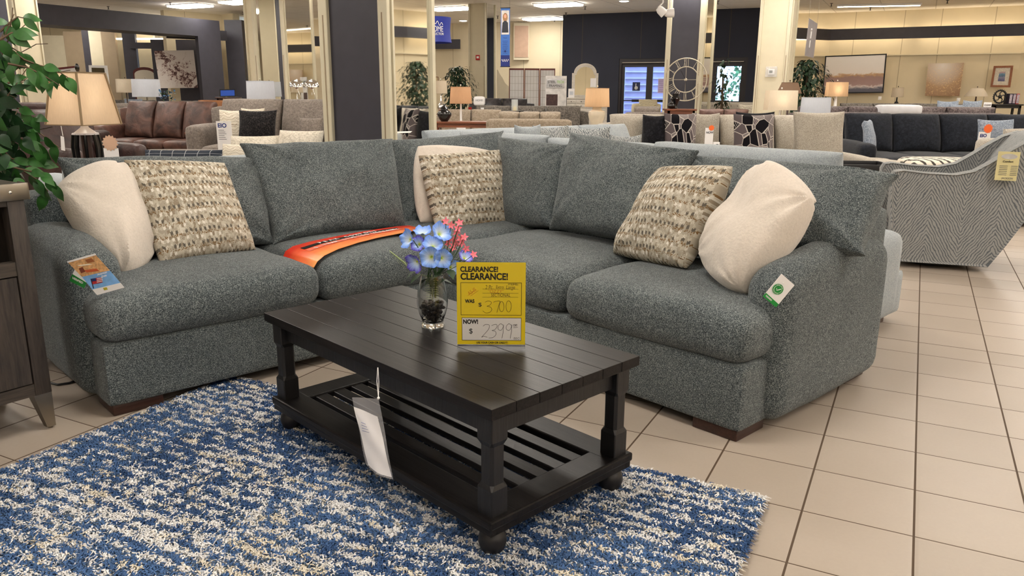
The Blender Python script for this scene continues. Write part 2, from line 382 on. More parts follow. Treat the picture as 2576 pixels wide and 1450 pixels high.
# gallery back panels seen through the opening
def slab(name, px0, px1, Y, z0, z1, mat, th=.12):
    a = atY(px0, 160, Y); b = atY(px1, 160, Y); return struct(name, M().box(a.x, b.x, Y, Y + th, z0, z1), mat)
slab('wall_gallery_panel', 100, 172, 25.6, 0, 2.9, m_creamp); slab('wall_gallery_panel', 168, 216, 25.3, 0, 3.0, m_taupe)
slab('wall_gallery_panel', 214, 236, 24.9, 0, 3.1, m_darkp); slab('wall_gallery_panel', 231, 264, 24.7, 0, 3.1, m_creamp)
slab('wall_gallery_panel', 262, 296, 24.5, 0, 3.1, m_taupe); slab('wall_gallery_panel', 292, 318, 24.9, 0, 3.1, m_creamp)
slab('wall_gallery_panel', 314, 346, 24.3, 0, 3.1, m_darkp); slab('wall_gallery_panel', 342, 392, 24.9, 0, 3.1, m_creamp)
slab('wall_gallery_panel', 384, 496, 23.4, 0, 2.66, m_darkp); slab('wall_gallery_panel', 330, 392, 24.2, 2.45, 2.62, m_darkp)
for px, Y, lab in ((305, 24.3, 'beside the dark gallery strip'), (367, 24.4, 'above the arched headboard')):
    p = atY(px, 105, Y); tag(M().tube([(p.x - .4, Y + .3, p.z + .1), (p.x + .4, Y + .3, p.z + .1)], .025, 6).build('cove_tube', m_cove), 'warm light tube ' + lab, 'light tube')
# ---------------------------------------------------------------- columns (mirror clad, cream, grid aligned)
gx = Vector((math.cos(GA), math.sin(GA))); gy = Vector((-gx.y, gx.x))
def colpart(n, m, mat, par): return m.build(n, mat, par, smooth=False)
def column(Yc, pxc, w, left, right, strips=True, sw=.09, wy=None):
    wy = wy or w
    xc = atY(pxc, 200, Yc).x
    o = bpy.data.objects.new('column', None); COL.objects.link(o); o.location = (xc, Yc, 0); o.rotation_euler = (0, 0, GA); o['kind'] = 'structure'
    g = .0
    colpart('core', M().box(-w, 0, 0, wy, 0, HC), m_creamp, o)
    if left is not None: colpart('front_panel', M().box(-w + sw, -sw, -.012, 0, 0, HC), left, o)
    if right is not None: colpart('side_panel', M().box(0, .012, sw * .25, wy - sw * .4, 0, HC), right, o)
    if strips:
        for x0, x1 in ((-w - .01, -w + sw), (-sw, .012)): colpart('edge_strip', M().box(x0, x1, -.05, .0, 0, HC, c=.008), m_frame, o)
        colpart('edge_strip', M().box(0, .03, 0, sw * .3, 0, HC), m_frame, o); colpart('edge_strip', M().box(0, .04, wy - sw * .45, wy + .01, 0, HC), m_frame, o)
        for x in (-w + sw * .5, -sw * .5): colpart('groove', M().box(x - .006, x + .006, -.053, -.05, 0, 1.9), m_taupe, o)
    return o
column(7.1, 984, .74, m_darkp, m_mirror, wy=.655)
column(15.3, 724, .76, m_mirror, m_mirror, sw=.06); column(16.0, 1764, .74, m_darkp, m_mirror, sw=.09)
column(14.2, 1977, .52, m_creamp, m_creamp, sw=.05); column(21.0, 1222, .48, m_creamp, m_mirror, sw=.04); column(15.5, 62, .42, m_creamp, m_creamp, sw=.04); column(13.5, -28, .5, m_darkp, m_darkp, False)
column(17.6, 655, .3, m_creamp, m_creamp, sw=.03)
# ---------------------------------------------------------------- entry doors
rzE = math.atan2(eD.y, eD.x); m_dframe = plain((38, 32, 34), .4); m_pane = thinclear('door_glass', (.85, .93, 1), .06, .02)
LE = eD.length
for k, (s0, s1) in enumerate(((.300, .607), (.607, .915))):
    W_ = (s1 - s0) * LE; p = ep(s0)
    o = bpy.data.objects.new('door_%d' % (k + 1), None); COL.objects.link(o); o.location = (p.x, p.y, 0); o.rotation_euler = (0, 0, rzE); o['kind'] = 'structure'
    M().box(0, .07, .02, .16, 0, 2.2).box(W_ - .07, W_, .02, .16, 0, 2.2).box(.07, W_ - .07, .02, .16, 2.06, 2.2).build('door_frame', m_dframe, o, smooth=False)
    lw = (W_ - .14) / 2
    for j in (0, 1):
        x0 = .07 + j * lw; M().box(x0, x0 + .09, .06, .11, 0, 2.06).box(x0 + lw - .09, x0 + lw, .06, .11, 0, 2.06).box(x0 + .09, x0 + lw - .09, .06, .11, 1.97, 2.06).box(x0 + .09, x0 + lw - .09, .06, .11, 0, .25).build('door_leaf', m_dframe, o, smooth=False)
        M().box(x0 + .09, x0 + lw - .09, .08, .09, .25, 1.97).build('pane', m_pane, o, smooth=False)
        M().box(x0 + .05, x0 + lw - .05, .0, .03, 1.02, 1.05).box(x0 + (.35 if j == 0 else .1), x0 + (lw - .1 if j == 0 else lw - .35), -.02, .02, 1.0, 1.07).build('push_bar', m_black, o, smooth=False)
    M().box(.1, W_ - .1, -.03, .0, 2.08, 2.1).build('closer_rail', m_nickel, o, smooth=False)
def on_door(k, x, z): p = ep((.300, .607)[k]); d = eD.normalized(); return (p.x + d.x * x, p.y + d.y * x, z)
t = thing('access_sticker', 'small blue wheelchair access sticker on the left door glass', 'sticker', on_door(0, .52, 1.42), rzE)
M().box(-.11, .11, .04, .05, -.11, .13).build('sticker_sheet', plain((24, 32, 74), .5), t, smooth=False)
M().lathe([(.001, 0), (.05, 0)], 14, mat=Matrix.Translation((0, .038, -.03)) @ Matrix.Rotation(R(90), 4, 'X')).ball((-.01, .038, .08), .017, 6).box(-.02, .0, .034, .038, .0, .07).box(-.01, .05, .034, .038, -.01, .005).build('wheelchair_symbol', m_white, t)
t = thing('door_notice', 'pale paper notice taped to the right door glass', 'notice', on_door(0, 1.28, 1.45), rzE)
M().box(-.13, .13, .04, .05, -.2, .2).build('notice_sheet', plain((196, 176, 214), .6), t, smooth=False)
for i in range(7): M().box(-.1, .1 - .03 * (i % 3), .036, .04, .15 - i * .05, .158 - i * .05).build('printed_line', m_print, t, smooth=False)
# outside, seen through the glass
o = M().box(3.6, 5.25, 25.9, 26.1, 0, 3.3); oo = o.build('exterior_siding_wall', wood('lavender_siding', (176, 166, 220), (196, 190, 236), (1, 1, 1), bump=.05), smooth=False); oo['kind'] = 'structure'
for i in range(14):
    q = M().box(3.6, 5.27, 25.84, 25.9, .1 + i * .2, .125 + i * .2).build('siding_batten', m_white, oo, smooth=False)
struct('pavement', M().box(0, 14, 23.4, 31, 0.001, .01), plain((170, 176, 190), .8))
m_bush = plain((70, 120, 80), .8, var=.5, scale=3)
for i, (x, y, h) in enumerate(((5.9, 27.2, 2.6), (6.8, 28.6, 1.7), (7.6, 26.9, 2.3), (9.0, 27.3, 1.8), (10.2, 28.0, 2.8))):
    t = thing('garden_shrub', ['tall green shrub outside the doors beside the pale siding', 'low green shrub outside between two taller ones', 'green shrub outside behind the right door pair', 'short round shrub outside near the right wall', 'tallest shrub outside at the far right of the doors'][i], 'shrub', (x, y, .01))
    mm = M(); rnd = random.Random(i)
    for _ in range(260):
        a = rnd.random() * 2 * PI; zz = rnd.random(); rr = .55 * math.sin(PI * (.15 + zz * .8)) * rnd.random() ** .4; c = Vector((rr * math.cos(a), rr * math.sin(a), .25 + zz * (h - .25)))
        d = Vector((rnd.uniform(-1, 1), rnd.uniform(-1, 1), rnd.uniform(-.5, 1))).normalized() * .16; e = d.orthogonal().normalized() * .07
        mm.add([c, c + d * .5 + e, c + d, c + d * .5 - e], [(0, 1, 2, 3)])
    mm.build('foliage', m_bush, t, smooth=False); M().tube([(0, 0, 0), (.02, 0, .5), (0, .02, h * .7)], .03, 6).build('trunk', m_leg, t)
# ---------------------------------------------------------------- ceiling fixtures
m_diff = emis('troffer_diffuser', (255, 248, 238), EMI)
def troffer(x, y, lab, L=1.2, Wd=.58, src=[None]):
    if src[0] is None:
        t = thing('ceiling_light', lab, 'ceiling light', (x, y, HC), GA, 'recessed ceiling lights')
        M().box(-L / 2, L / 2, -Wd / 2, -Wd / 2 + .03, -.02, .0).box(-L / 2, L / 2, Wd / 2 - .03, Wd / 2, -.02, 0).box(-L / 2, -L / 2 + .03, -Wd / 2, Wd / 2, -.02, 0).box(L / 2 - .03, L / 2, -Wd / 2, Wd / 2, -.02, 0).build('frame', m_white, t, smooth=False)
        M().box(-L / 2 + .03, L / 2 - .03, -Wd / 2 + .03, Wd / 2 - .03, -.06, -.004).build('diffuser', m_diff, t, smooth=False)
        src[0] = t; return t
    return copy_tree(src[0], (x, y, HC), GA, lab)
vis = [(135, 27, 'left of the dark header top'), (440, 47, 'above the dark header'), (478, 12, 'at the top left of the photo'), (1135, 19, 'beside the blue drum sign'), (1405, 9, 'at the top centre, cut by the frame'), (1366, 45, 'in front of the charcoal entry wall'), (610, 2, 'just left of the mirrored column top')]
for px, py, lab in vis:
    p = at(px, py, HC); troffer(p.x, p.y, 'bright rectangular ceiling light ' + lab)
k = 0
words = ['first', 'second', 'third', 'fourth', 'fifth', 'sixth', 'seventh', 'eighth']
for j, yy in enumerate((-5, -1.5, 2.5, 6.5, 10, 13, 16)):
    for i, xx in enumerate((-17, -12.5, -8, -4, 0, 4, 8, 12)):
        if (xx < -10 and yy < 9) or (xx < -5 and yy < 2) or (xx == -4 and yy < -2): continue
        troffer(xx + (j % 2) * .8 - .4, yy, 'ceiling light above the sales floor, %s row back, %s from left' % (words[j], words[i]))
def px_ceiling(px, py): p = at(px, py, HC); return p
t = thing('sprinkler', 'sprinkler', 'sprinkler'); M().lathe([(.035, 0), (.035, -.012), (.012, -.015), (.012, -.05), (.018, -.055), (.008, -.075), (.03, -.08), (.03, -.084)], 10).build('sprinkler_head', plain((90, 84, 76), .4, .8), t)
sp = [(272, 22), (357, 45), (612, 36), (1056, 18), (1252, 46), (1472, 22), (1424, 38), (1395, 54), (1806, 8), (1918, 22), (2092, 14), (2190, 24), (2384, 4), (158, 25), (428, 12)]
lab = ['over the left header', 'beside the header ceiling light', 'above the cream gallery pillar', 'seen between the mirror frames', 'beside the blue hanging banner', 'in front of the entry wall', 'over the shoji screen', 'at the left corner of the entry wall', 'right of the clock column', 'left of the thermostat column', 'at the end of the ceiling strip', 'before the right wall over the big canvas', 'at the top of the right wall', 'in front of the left ceiling light', 'left of the topmost ceiling light']
for i, (px, py) in enumerate(sp):
    p = at(px, max(py - 6, 0), HC)
    if i == 0: t.location = p; t['label'] = 'small metal sprinkler ' + lab[0]; t['group'] = 'ceiling sprinklers'
    else: copy_tree(t, p, 0, 'small metal sprinkler ' + lab[i])
# surface strip light and spot lights
a = at(2105, 12, HC); b = at(2318, 8, HC); t = thing('strip_light', 'long slim ceiling strip light in front of the right wall', 'ceiling light', (a + b) / 2, math.atan2(b.y - a.y, b.x - a.x))
L = (b - a).length; M().box(-L / 2, L / 2, -.09, .09, -.05, 0, c=.01).build('housing', m_white, t); M().box(-L / 2 + .03, L / 2 - .03, -.05, .05, -.062, -.05).build('diffuser', emis('strip_glow', (255, 232, 200), 26), t, smooth=False)
for px, py, Y, ang, lab in ((1655, 20, 15.5, 20, 'upper white spotlight on the clock column'), (1672, 34, 15.5, -25, 'lower white spotlight on the clock column')):
    p = atY(px, py, Y); t = thing('spotlight', lab, 'spotlight', p)
    mt = Matrix.Rotation(R(110 + ang), 4, 'Y'); M().lathe([(.05, 0), (.075, .05), (.085, .17), (.07, .17), (.05, .12)], 14, mat=mt).build('lamp_head', m_white, t); M().tube([(0, 0, 0), (.1, .05, .1), (.1, .05, HC - p.z)], .015, 6).build('bracket', m_white, t)
p = at(1165, 51, HC); t = thing('downlight', 'small round ceiling downlight left of the red alarm pillar', 'ceiling light', p); M().lathe([(.15, 0), (.15, -.02), (.12, -.02)], 18).build('trim_ring', m_white, t); M().lathe([(.11, -.021), (.11, -.024)], 18).build('lens', m_diff, t)
p = at(1570, 1, HC); t = thing('downlight', 'round ceiling downlight at the top edge above the doors', 'ceiling light', p); M().lathe([(.15, 0), (.15, -.02), (.12, -.02)], 18).build('trim_ring', m_white, t); M().lathe([(.11, -.021), (.11, -.024)], 18).build('lens', m_diff, t)
# ================================================================ FOREGROUND
IP = Vector((-.378, 3.872, 0)); SA = R(43); Av = Vector((math.cos(SA), math.sin(SA), 0)); Bv = Vector((-Av.y, Av.x, 0))
def onq(x, y, q):
    d = ray(x, y); o = Vector((0, 0, CH)) - IP; s = (q - o.dot(Bv)) / d.dot(Bv); return Vector((0, 0, CH)) + d * s
def onp(x, y, p):
    d = ray(x, y); o = Vector((0, 0, CH)) - IP; s = (p - o.dot(Av)) / d.dot(Av); return Vector((0, 0, CH)) + d * s
m_sofa = heather('blue_grey_tweed', (35, 41, 45), (73, 81, 84), (142, 148, 147), 290, patch=.05)
m_sofadk = heather('blue_grey_tweed_back', (44, 53, 59), (88, 97, 100), (156, 160, 154), 150)
t = thing('sectional_sofa', 'large blue-grey tweed corner sectional with loose back cushions, around the black coffee table', 'sofa', IP, SA)
def sbuild(n, m, mat=m_sofa): return m.build(n, mat, t)
b = M(); b.soft(-1.594, 1.1, 0, 1.1, .042, .292, .016, .0, 10, .0); sbuild('base_frame', b)
b = M(); b.soft(0, 1.1, -1.755, .04, .042, .292, .016, 0, 10); sbuild('base_frame', b)
sbuild('back_frame', M().soft(-1.6, 1.13, .86, 1.12, .2, .78, .05, .01, 10, .004)); sbuild('back_frame', M().soft(.86, 1.12, -1.76, .9, .2, .77, .05, .01, 10, .004, seed=3))
def arm(p0, p1, q0, q1, ax, seed):
    m = M(); m.soft(p0, p1, q0, q1, .042, .60, .075, .028, 16, .006, seed=seed)
    out = []
    for (x, y, z) in m.v:
        s = (y - q0) / (q1 - q0) if ax == 'q' else (x - p0) / (p1 - p0)
        f = max(0, (z - .3) / .3)
        out.append((x, y, z + f * (.045 * math.sin(min(1, s * 1.35) * PI * .62) - .06 * max(0, s - .6))))
    m.v = out; return m
sbuild('armrest', arm(-1.645, -1.43, .16, 1.06, 'q', 1)); sbuild('armrest', arm(.16, 1.08, -1.81, -1.625, 'p', 2))
sbuild('seat_cushion', M().soft(-1.6, -.662, -.02, .80, .292, .472, .07, .032, 18, .007, seed=11, fcrown=.008))
sbuild('seat_cushion', M().soft(-.656, .04, -.012, .82, .292, .468, .07, .036, 18, .007, seed=12, fcrown=.008))
sbuild('seat_cushion', M().soft(.04, .92, .065, .92, .292, .470, .07, .03, 16, .006, seed=13))
sbuild('seat_cushion', M().soft(-.01, .82, -.868, .058, .292, .468, .07, .042, 18, .008, seed=14))
sbuild('seat_cushion', M().soft(-.02, .82, -1.762, -.875, .292, .472, .07, .034, 18, .007, seed=15))
for n_, (p, q) in enumerate(((-1.58, .015), (.015, -1.74), (-1.58, .87), (.89, -1.74), (.02, -.1))):
    M().box(p, p + .19, q, q + .19, 0, .045, c=.004).build('foot', m_leg, t)
def cushion(c, T, name, mat, par, world=True, **kw):
    m = M(); m.cush(c, T, **kw); return m.build(name, mat, par, world=world)
BC = [
 ([onq(200, 640, .66), onq(684, 612, .60), onq(662, 398, .84), onq(146, 400, .93)], .24, 1, .03),
 ([onq(692, 612, .57), onq(1016, 572, .57), onq(982, 354, .86), onq(612, 366, .84)], .25, 2, .035),
 ([onq(1010, 575, .66), onq(1275, 560, .72), onq(1262, 333, 1.0), onq(978, 356, .94)], .22, 3, .03),
 ([onp(1275, 575, .76), onp(1395, 574, .70), onp(1437, 366, .92), onp(1258, 346, .98)], .22, 4, .03),
 ([onp(1388, 574, .60), onp(1655, 622, .57), onp(1750, 383, .84), onp(1440, 338, .86)], .25, 5, .04),
 ([onp(1690, 632, .60), onp(2168, 640, .62), onp(2250, 444, .90), onp(1748, 398, .90)], .25, 6, .03)]
for c, T, sd, k in BC: cushion(c, T, 'back_cushion', m_sofa, t, seed=sd, k=k, wr=.017, e=.30, n=44, ear=.07, rc=.03)
# ---- throw pillows
def weave(name):
    t = NT(name); uv = t.n('TexCoord').outputs['UV']; ns = t.n('TexNoise'); t.setin(ns, 'Vector', uv); t.setin(ns, 'Scale', 14.0)
    x, y, z = t.sep(uv); y2 = t.math('ADD', y, t.math('MULTIPLY', t.math('SUBTRACT', ns.outputs[0], .5), .022))
    X = t.math('MULTIPLY', x, 44); n3 = t.wn(t.comb(t.math('FLOOR', X), 3.3)); nf = t.wn(t.comb(t.math('FLOOR', t.math('MULTIPLY', x, 176)), 1.7)); Y = t.math('ADD', t.math('MULTIPLY', y2, 34), t.math('ADD', t.math('MULTIPLY', n3, .5), t.math('MULTIPLY', nf, .55)))
    cx = t.math('FLOOR', X); cy = t.math('FLOOR', Y); c1 = t.wn(t.comb(cx, cy)); c2 = t.wn(t.comb(cx, cy, 7.7)); fine = t.wn(t.comb(t.math('FLOOR', t.math('MULTIPLY', x, 140)), t.math('FLOOR', t.math('MULTIPLY', y2, 120)), 1.0))
    f = t.math('ADD', t.math('MULTIPLY', c1, .8), t.math('MULTIPLY', fine, .2))
    base = t.ramp(f, [(.0, lin((140, 128, 110))), (.22, lin((164, 155, 139))), (.5, lin((182, 174, 158))), (.8, lin((200, 194, 181)))], 'CONSTANT')
    m4 = t.math('MODULO', cy, 4.0); e1 = t.math('COMPARE', m4, 0.0, .1); e2 = t.math('COMPARE', m4, 2.0, .1)
    odd = t.math('COMPARE', t.math('MODULO', cx, 2.0), 0.0, .1)
    dk = t.math('MULTIPLY', t.math('MULTIPLY', e1, odd), t.math('GREATER_THAN', c2, .25)); wh = t.math('MULTIPLY', t.math('MULTIPLY', e2, odd), t.math('GREATER_THAN', c2, .5))
    br = t.math('MULTIPLY', t.math('COMPARE', m4, 3.0, .1), t.math('GREATER_THAN', fine, .72))
    col = t.mix(dk, base, lin((96, 91, 82))); col = t.mix(wh, col, lin((216, 211, 201))); col = t.mix(br, col, lin((122, 96, 64)))
    t.bump(t.math('ADD', c1, fine), .5, .003); return t.out(col, .95, spec=.1)
m_weave = weave('ikat_woven_fabric')
def plush(name, c):
    t = NT(name); v = t.coord(); n = t.noise(v, 110, 4, .7, .5); n2 = t.noise(v, 14, 3, .6)
    t.bump(t.math('ADD', t.math('MULTIPLY', n, .35), t.math('MULTIPLY', n2, .65)), .55, .012); L = lin(c)
    return t.out(t.ramp(n, [(.35, tuple(x * .9 for x in L[:3]) + (1,)), (.65, L)]), 1.0, spec=.05, sheen=.3)
m_plush = plush('cream_sherpa', (212, 202, 190))
def throw(name, label, c, T, mat, seed, k=.07, e=.40, wr=.010, group=None, cat='pillow', n=34, rc=.0, ear=0.0):
    c = [Vector(p) for p in c]; o = (c[0] + c[1]) / 2
    m = M(); m.cush(c, T, k=k, seed=seed, wr=wr, e=e, n=n, rc=rc, ear=ear); zmin = min(p[2] for p in m.v)
    ob = m.build(name, mat, None, org=(o.x, o.y, zmin)); tag(ob, label, cat, group); return ob
G = 'throw pillows on the blue-grey sectional'
def leanY(px, py, Y): return atY(px, py, Y)
def tp(pts, zb, lean, dl=0, dr=0):   # bl br tr tl pixels, bottoms at height zb, tops leaning back
    bl = at(*pts[0], zb); br = at(*pts[1], zb); return [bl, br, atY(*pts[2], br.y + lean + dr), atY(*pts[3], bl.y + lean + dl)]
throw('throw_pillow', 'cream plush pillow leaning on the left armrest', [onq(312, 704, .32), onq(392, 640, .52), onq(296, 398, .74), onq(126, 462, .60)], .24, m_plush, 21, k=-.05, e=.36, wr=.018, rc=.10, n=44, group=G)
throw('throw_pillow', 'beige and charcoal woven pillow beside the left armrest pillow', [onq(402, 668, .42), onq(646, 630, .44), onq(566, 408, .66), onq(308, 400, .66)], .20, m_weave, 22, k=.03, e=.44, rc=.02, wr=.012, n=44, group=G)
throw('throw_pillow', 'cream plush pillow in the sofa corner, behind a woven pillow', [onq(1050, 566, .52), onq(1290, 556, .50), onq(1258, 382, .72), onq(1044, 362, .72)], .16, m_plush, 23, k=-.03, rc=.06, n=40, group=G)
throw('throw_pillow', 'beige and charcoal woven pillow in the middle corner of the sofa', [onq(1098, 590, .36), onq(1322, 578, .30), onq(1274, 374, .50), onq(1050, 390, .54)], .19, m_weave, 24, k=.03, e=.44, rc=.02, wr=.012, n=44, group=G)
throw('throw_pillow', 'tilted beige and charcoal woven pillow on the right seats', [onp(1538, 642, .46), onp(1728, 682, .36), onp(1850, 414, .56), onp(1655, 420, .66)], .22, m_weave, 25, k=.02, e=.44, rc=.04, wr=.014, n=44, group=G)
throw('throw_pillow', 'cream plush pillow leaning on the right armrest', [onp(1752, 650, .36), onp(1868, 752, .20), onp(2056, 490, .44), onp(1936, 406, .60)], .26, m_plush, 26, k=-.06, e=.36, wr=.024, rc=.10, n=50, group=G)
# ---- orange banner runner lying over the second seat
def vb(p, q, z): return IP + Av * p + Bv * q + Vector((0, 0, z))
t = thing('paper_runner', 'orange printed paper band wrapped over the second seat cushion from left', 'banner', vb(-.3, .3, .49))
path = [(-.665, .21, .452, .15), (-.645, .215, .478, .155), (-.60, .225, .497, .15), (-.5, .25, .508, .13), (-.35, .29, .512, .11), (-.2, .33, .512, .10), (-.05, .37, .508, .095), (.1, .42, .5, .09), (.2, .45, .492, .085)]
def runner(off, w0, w1, z_, a=0, b=len(path)):
    m = M(); vs = []; fs = []
    P = []
    for i in range(len(path) - 1):
        for k in range(4):
            s = k / 4; P.append([path[i][j] * (1 - s) + path[i + 1][j] * s for j in range(4)])
    P.append(list(path[-1])); P = P[a * 4:b * 4]
    for (p, q, z, w_) in P: vs += [vb(p, q + w_ * w0, z + z_), vb(p + .0, q + w_ * w1, z + z_)]
    for i in range(len(P) - 1): fs.append((2 * i, 2 * i + 1, 2 * i + 3, 2 * i + 2))
    k = len(vs); vs2 = vs + [v - Vector((0, 0, .0015)) for v in vs]; fs2 = fs + [tuple(x + k for x in f)[::-1] for f in fs] 
    m.add(vs2, fs2)
    for i in range(k // 2):
        for o_ in (0, k): m.uv[2 * i + o_] = (i / (k // 2), 0); m.uv[2 * i + 1 + o_] = (i / (k // 2), 1)
    return m
def ombre():
    t = NT('orange_print'); g = t.n('TexCoord').outputs['UV']; x, y, z = t.sep(g); n = t.noise(t.coord(), 14, 3)
    return t.out(t.ramp(t.math('ADD', t.math('MULTIPLY', n, .4), t.math('MULTIPLY', y, .6)), [(.2, lin((240, 160, 92))), (.48, lin((232, 104, 54))), (.72, lin((206, 48, 26)))]), .35)
m_or = ombre()
runner(0, -1, 1, 0).build('band_sheet', m_or, t, world=True); runner(0, .25, .52, .002, 2, 7).build('dark_stripe', m_ink, t, world=True); runner(0, -.12, .16, .002, 2, 7).build('pink_stripe', plain((236, 120, 96), .4, var=.1), t, world=True)
def along(string, p0, step, dq, size):
    for i, c in enumerate(string):
        p = p0 + i * step
        if c == ' ': continue
        for j in range(len(path) - 1):
            if path[j][0] <= p < path[j + 1][0]: break
        s_ = (p - path[j][0]) / (path[j + 1][0] - path[j][0]); q, z, w_ = [path[j][k] * (1 - s_) + path[j + 1][k] * s_ for k in (1, 2, 3)]
        X1 = (Av * (path[j + 1][0] - path[j][0]) + Bv * (path[j + 1][1] - path[j][1])).normalized()
        text(c, size, m_white, t, Matrix.Translation(-t.location) @ frame_mtx(vb(p, q + w_ * dq, z + .004), X1, Bv), bold=.001)
along('PEAK COMFORT', -.50, .034, .30, .034); along('5 YEAR LIMITED WARRANTY', -.56, .0265, -.10, .034)
m = M(); a, b_ = onq(1103, 690, -.035), onq(1150, 688, -.035); c_, d_ = onq(1150, 716, -.05), onq(1108, 702, -.05)
m.add([a, b_, c_, d_] + [v + Bv * .002 for v in (a, b_, c_, d_)], [(0, 1, 2, 3), (7, 6, 5, 4), (0, 4, 5, 1), (1, 5, 6, 2), (2, 6, 7, 3), (3, 7, 4, 0)]); m.build('hanging_end', m_or, t, world=True, smooth=False)
# ---- hang tags on the arms
def card(parent, c, mat, name, th=.0008):
    c = [Vector(p) for p in c]; N = (c[1] - c[0]).cross(c[3] - c[0]).normalized() * th
    m = M(); m.add(c + [p - N for p in c], [(0, 1, 2, 3), (7, 6, 5, 4), (0, 4, 5, 1), (1, 5, 6, 2), (2, 6, 7, 3), (3, 7, 4, 0)]); return m.build(name, mat, parent, smooth=False, world=True)
def quadset(Y):
    return lambda pts, dy=0: [atY(px, py, Y - dy) for px, py in pts]
Q = quadset(2.84)
pc = atY(240, 700, 2.84)
t = thing('verified_tag', 'white and green hang tag behind the brochure on the left armrest', 'tag', atY(215, 690, 2.85))
card(t, Q([(176, 704), (213, 725), (228, 668), (202, 648)], -.012), m_paper, 'tag_card'); g_ = card(t, Q([(174, 707), (212, 726), (218, 712), (182, 690)], -.010), plain((30, 120, 50), .5), 'green_strip')
text('VERIFIED', .011, m_white, t, Matrix.Translation(-t.location) @ frame_mtx(atY(181, 701, 2.848), atY(212, 717, 2.848) - atY(181, 701, 2.848), (0, 0, 1)), bold=.0003)
t = thing('brochure', 'folded brochure with a room photo and a flag, hanging on the left armrest', 'brochure', pc)
card(t, Q([(206, 697), (276, 681), (239, 640), (170, 660)]), plain((206, 160, 110), .4, var=.35, scale=90), 'room_photo')
card(t, Q([(170, 662), (242, 642), (239, 638), (168, 658)], .002), m_white, 'white_edge')
for i, (a, b_, c) in enumerate((((200, 672), (215, 690), (120, 60, 40)), ((216, 650), (238, 664), (150, 90, 50)), ((214, 676), (250, 688), (190, 90, 50)), ((196, 664), (232, 672), (238, 226, 200)))):
    x0, y0 = a; x1, y1 = b_; card(t, Q([(x0 + 4, y1 - 2), (x1, y1 - 6), (x1 - 8, y0), (x0 - 2, y0 + 4)], .003), plain(c, .5), 'photo_shape')
card(t, Q([(244, 743), (313, 724), (276, 681), (206, 697)]), plain((120, 170, 222), .4, var=.25, scale=20), 'sky_photo')
card(t, Q([(244, 743), (313, 724), (303, 712), (232, 729)], .002), m_white, 'white_footer')
card(t, Q([(233, 716), (258, 711), (254, 698), (228, 702)], .003), plain((176, 44, 48), .5), 'flag_field'); card(t, Q([(232, 709), (243, 707), (240, 700), (228, 702)], .004), plain((34, 42, 96), .5), 'flag_canton')
for i in range(3): card(t, Q([(244 - i * 0, 703 + i * 4), (259, 700 + i * 4), (258, 698.5 + i * 4), (243, 701.5 + i * 4)], .0045), m_white, 'flag_stripe')
card(t, Q([(234, 726), (236, 726), (229, 702), (227.5, 702)], .004), m_ink, 'flag_pole')
card(t, Q([(262, 731), (271, 729), (268, 723), (259, 725)], .004), plain((170, 160, 40), .5), 'yellow_mark')
mt = frame_mtx(atY(245, 694, 2.833), atY(273, 686, 2.833) - atY(245, 694, 2.833), (0, 0, 1))
text('American', .010, m_white, t, Matrix.Translation(-t.location) @ mt, shear=.3, bold=.0002); text('Pride', .010, m_white, t, Matrix.Translation(-t.location) @ mt @ Matrix.Translation((.012, -.011, 0)), shear=.3, bold=.0002)
Q = quadset(2.615)
t = thing('verified_tag', 'white and green hang tag on the right armrest front', 'tag', atY(1958, 730, 2.615))
card(t, Q([(1920, 745), (1953, 773), (1999, 718), (1966, 689)]), m_paper, 'tag_card'); card(t, Q([(1919, 746), (1952, 774), (1959, 766), (1927, 737)], .002), plain((30, 140, 58), .5), 'green_strip')
dx = (atY(1999, 718, 2.615) - atY(1966, 689, 2.615)); mt = Matrix.Translation(-t.location) @ frame_mtx(atY(1957, 728, 2.612), dx, atY(1966, 689, 2.615) - atY(1920, 745, 2.615))
M().lathe([(.0005, 0), (.019, 0), (.019, .0008), (.0005, .0008)], 28, mat=mt).build('green_seal', plain((34, 142, 62), .5), t, smooth=False)
M().tube([(.014 * math.cos(a / 20 * 2 * PI), .014 * math.sin(a / 20 * 2 * PI), .001) for a in range(20)], .0006, 4, mat=mt, closed=True).tube([(-.006, 0, .0012), (-.001, -.006, .0012), (.008, .007, .0012)], .0011, 4, mat=mt).build('check_emblem', m_white, t)
for s_, a0, da in (('MAKE LIFE', 2.5, -.21), ('VERIFIED', -2.5, .23)):
    for i, c in enumerate(s_):
        a = a0 + da * i; sg = 1 if da < 0 else -1
        if c != ' ': text(c, .0042, m_white, t, mt @ Matrix.Translation((.0165 * math.cos(a), .0165 * math.sin(a), .001)) @ Matrix.Rotation(a - sg * PI / 2, 4, 'Z') @ Matrix.Translation((-.0015, -.0015, 0)))
text('VERIFIED', .0075, m_white, t, Matrix.Translation(-t.location) @ frame_mtx(atY(1925, 745, 2.611), dx, atY(1966, 689, 2.615) - atY(1920, 745, 2.615)), bold=.0002)
M().tube([(-.001, .0265 + .0, .001), (0, .026, .003)], .002, 6, mat=mt).build('plastic_pin', m_white, t)
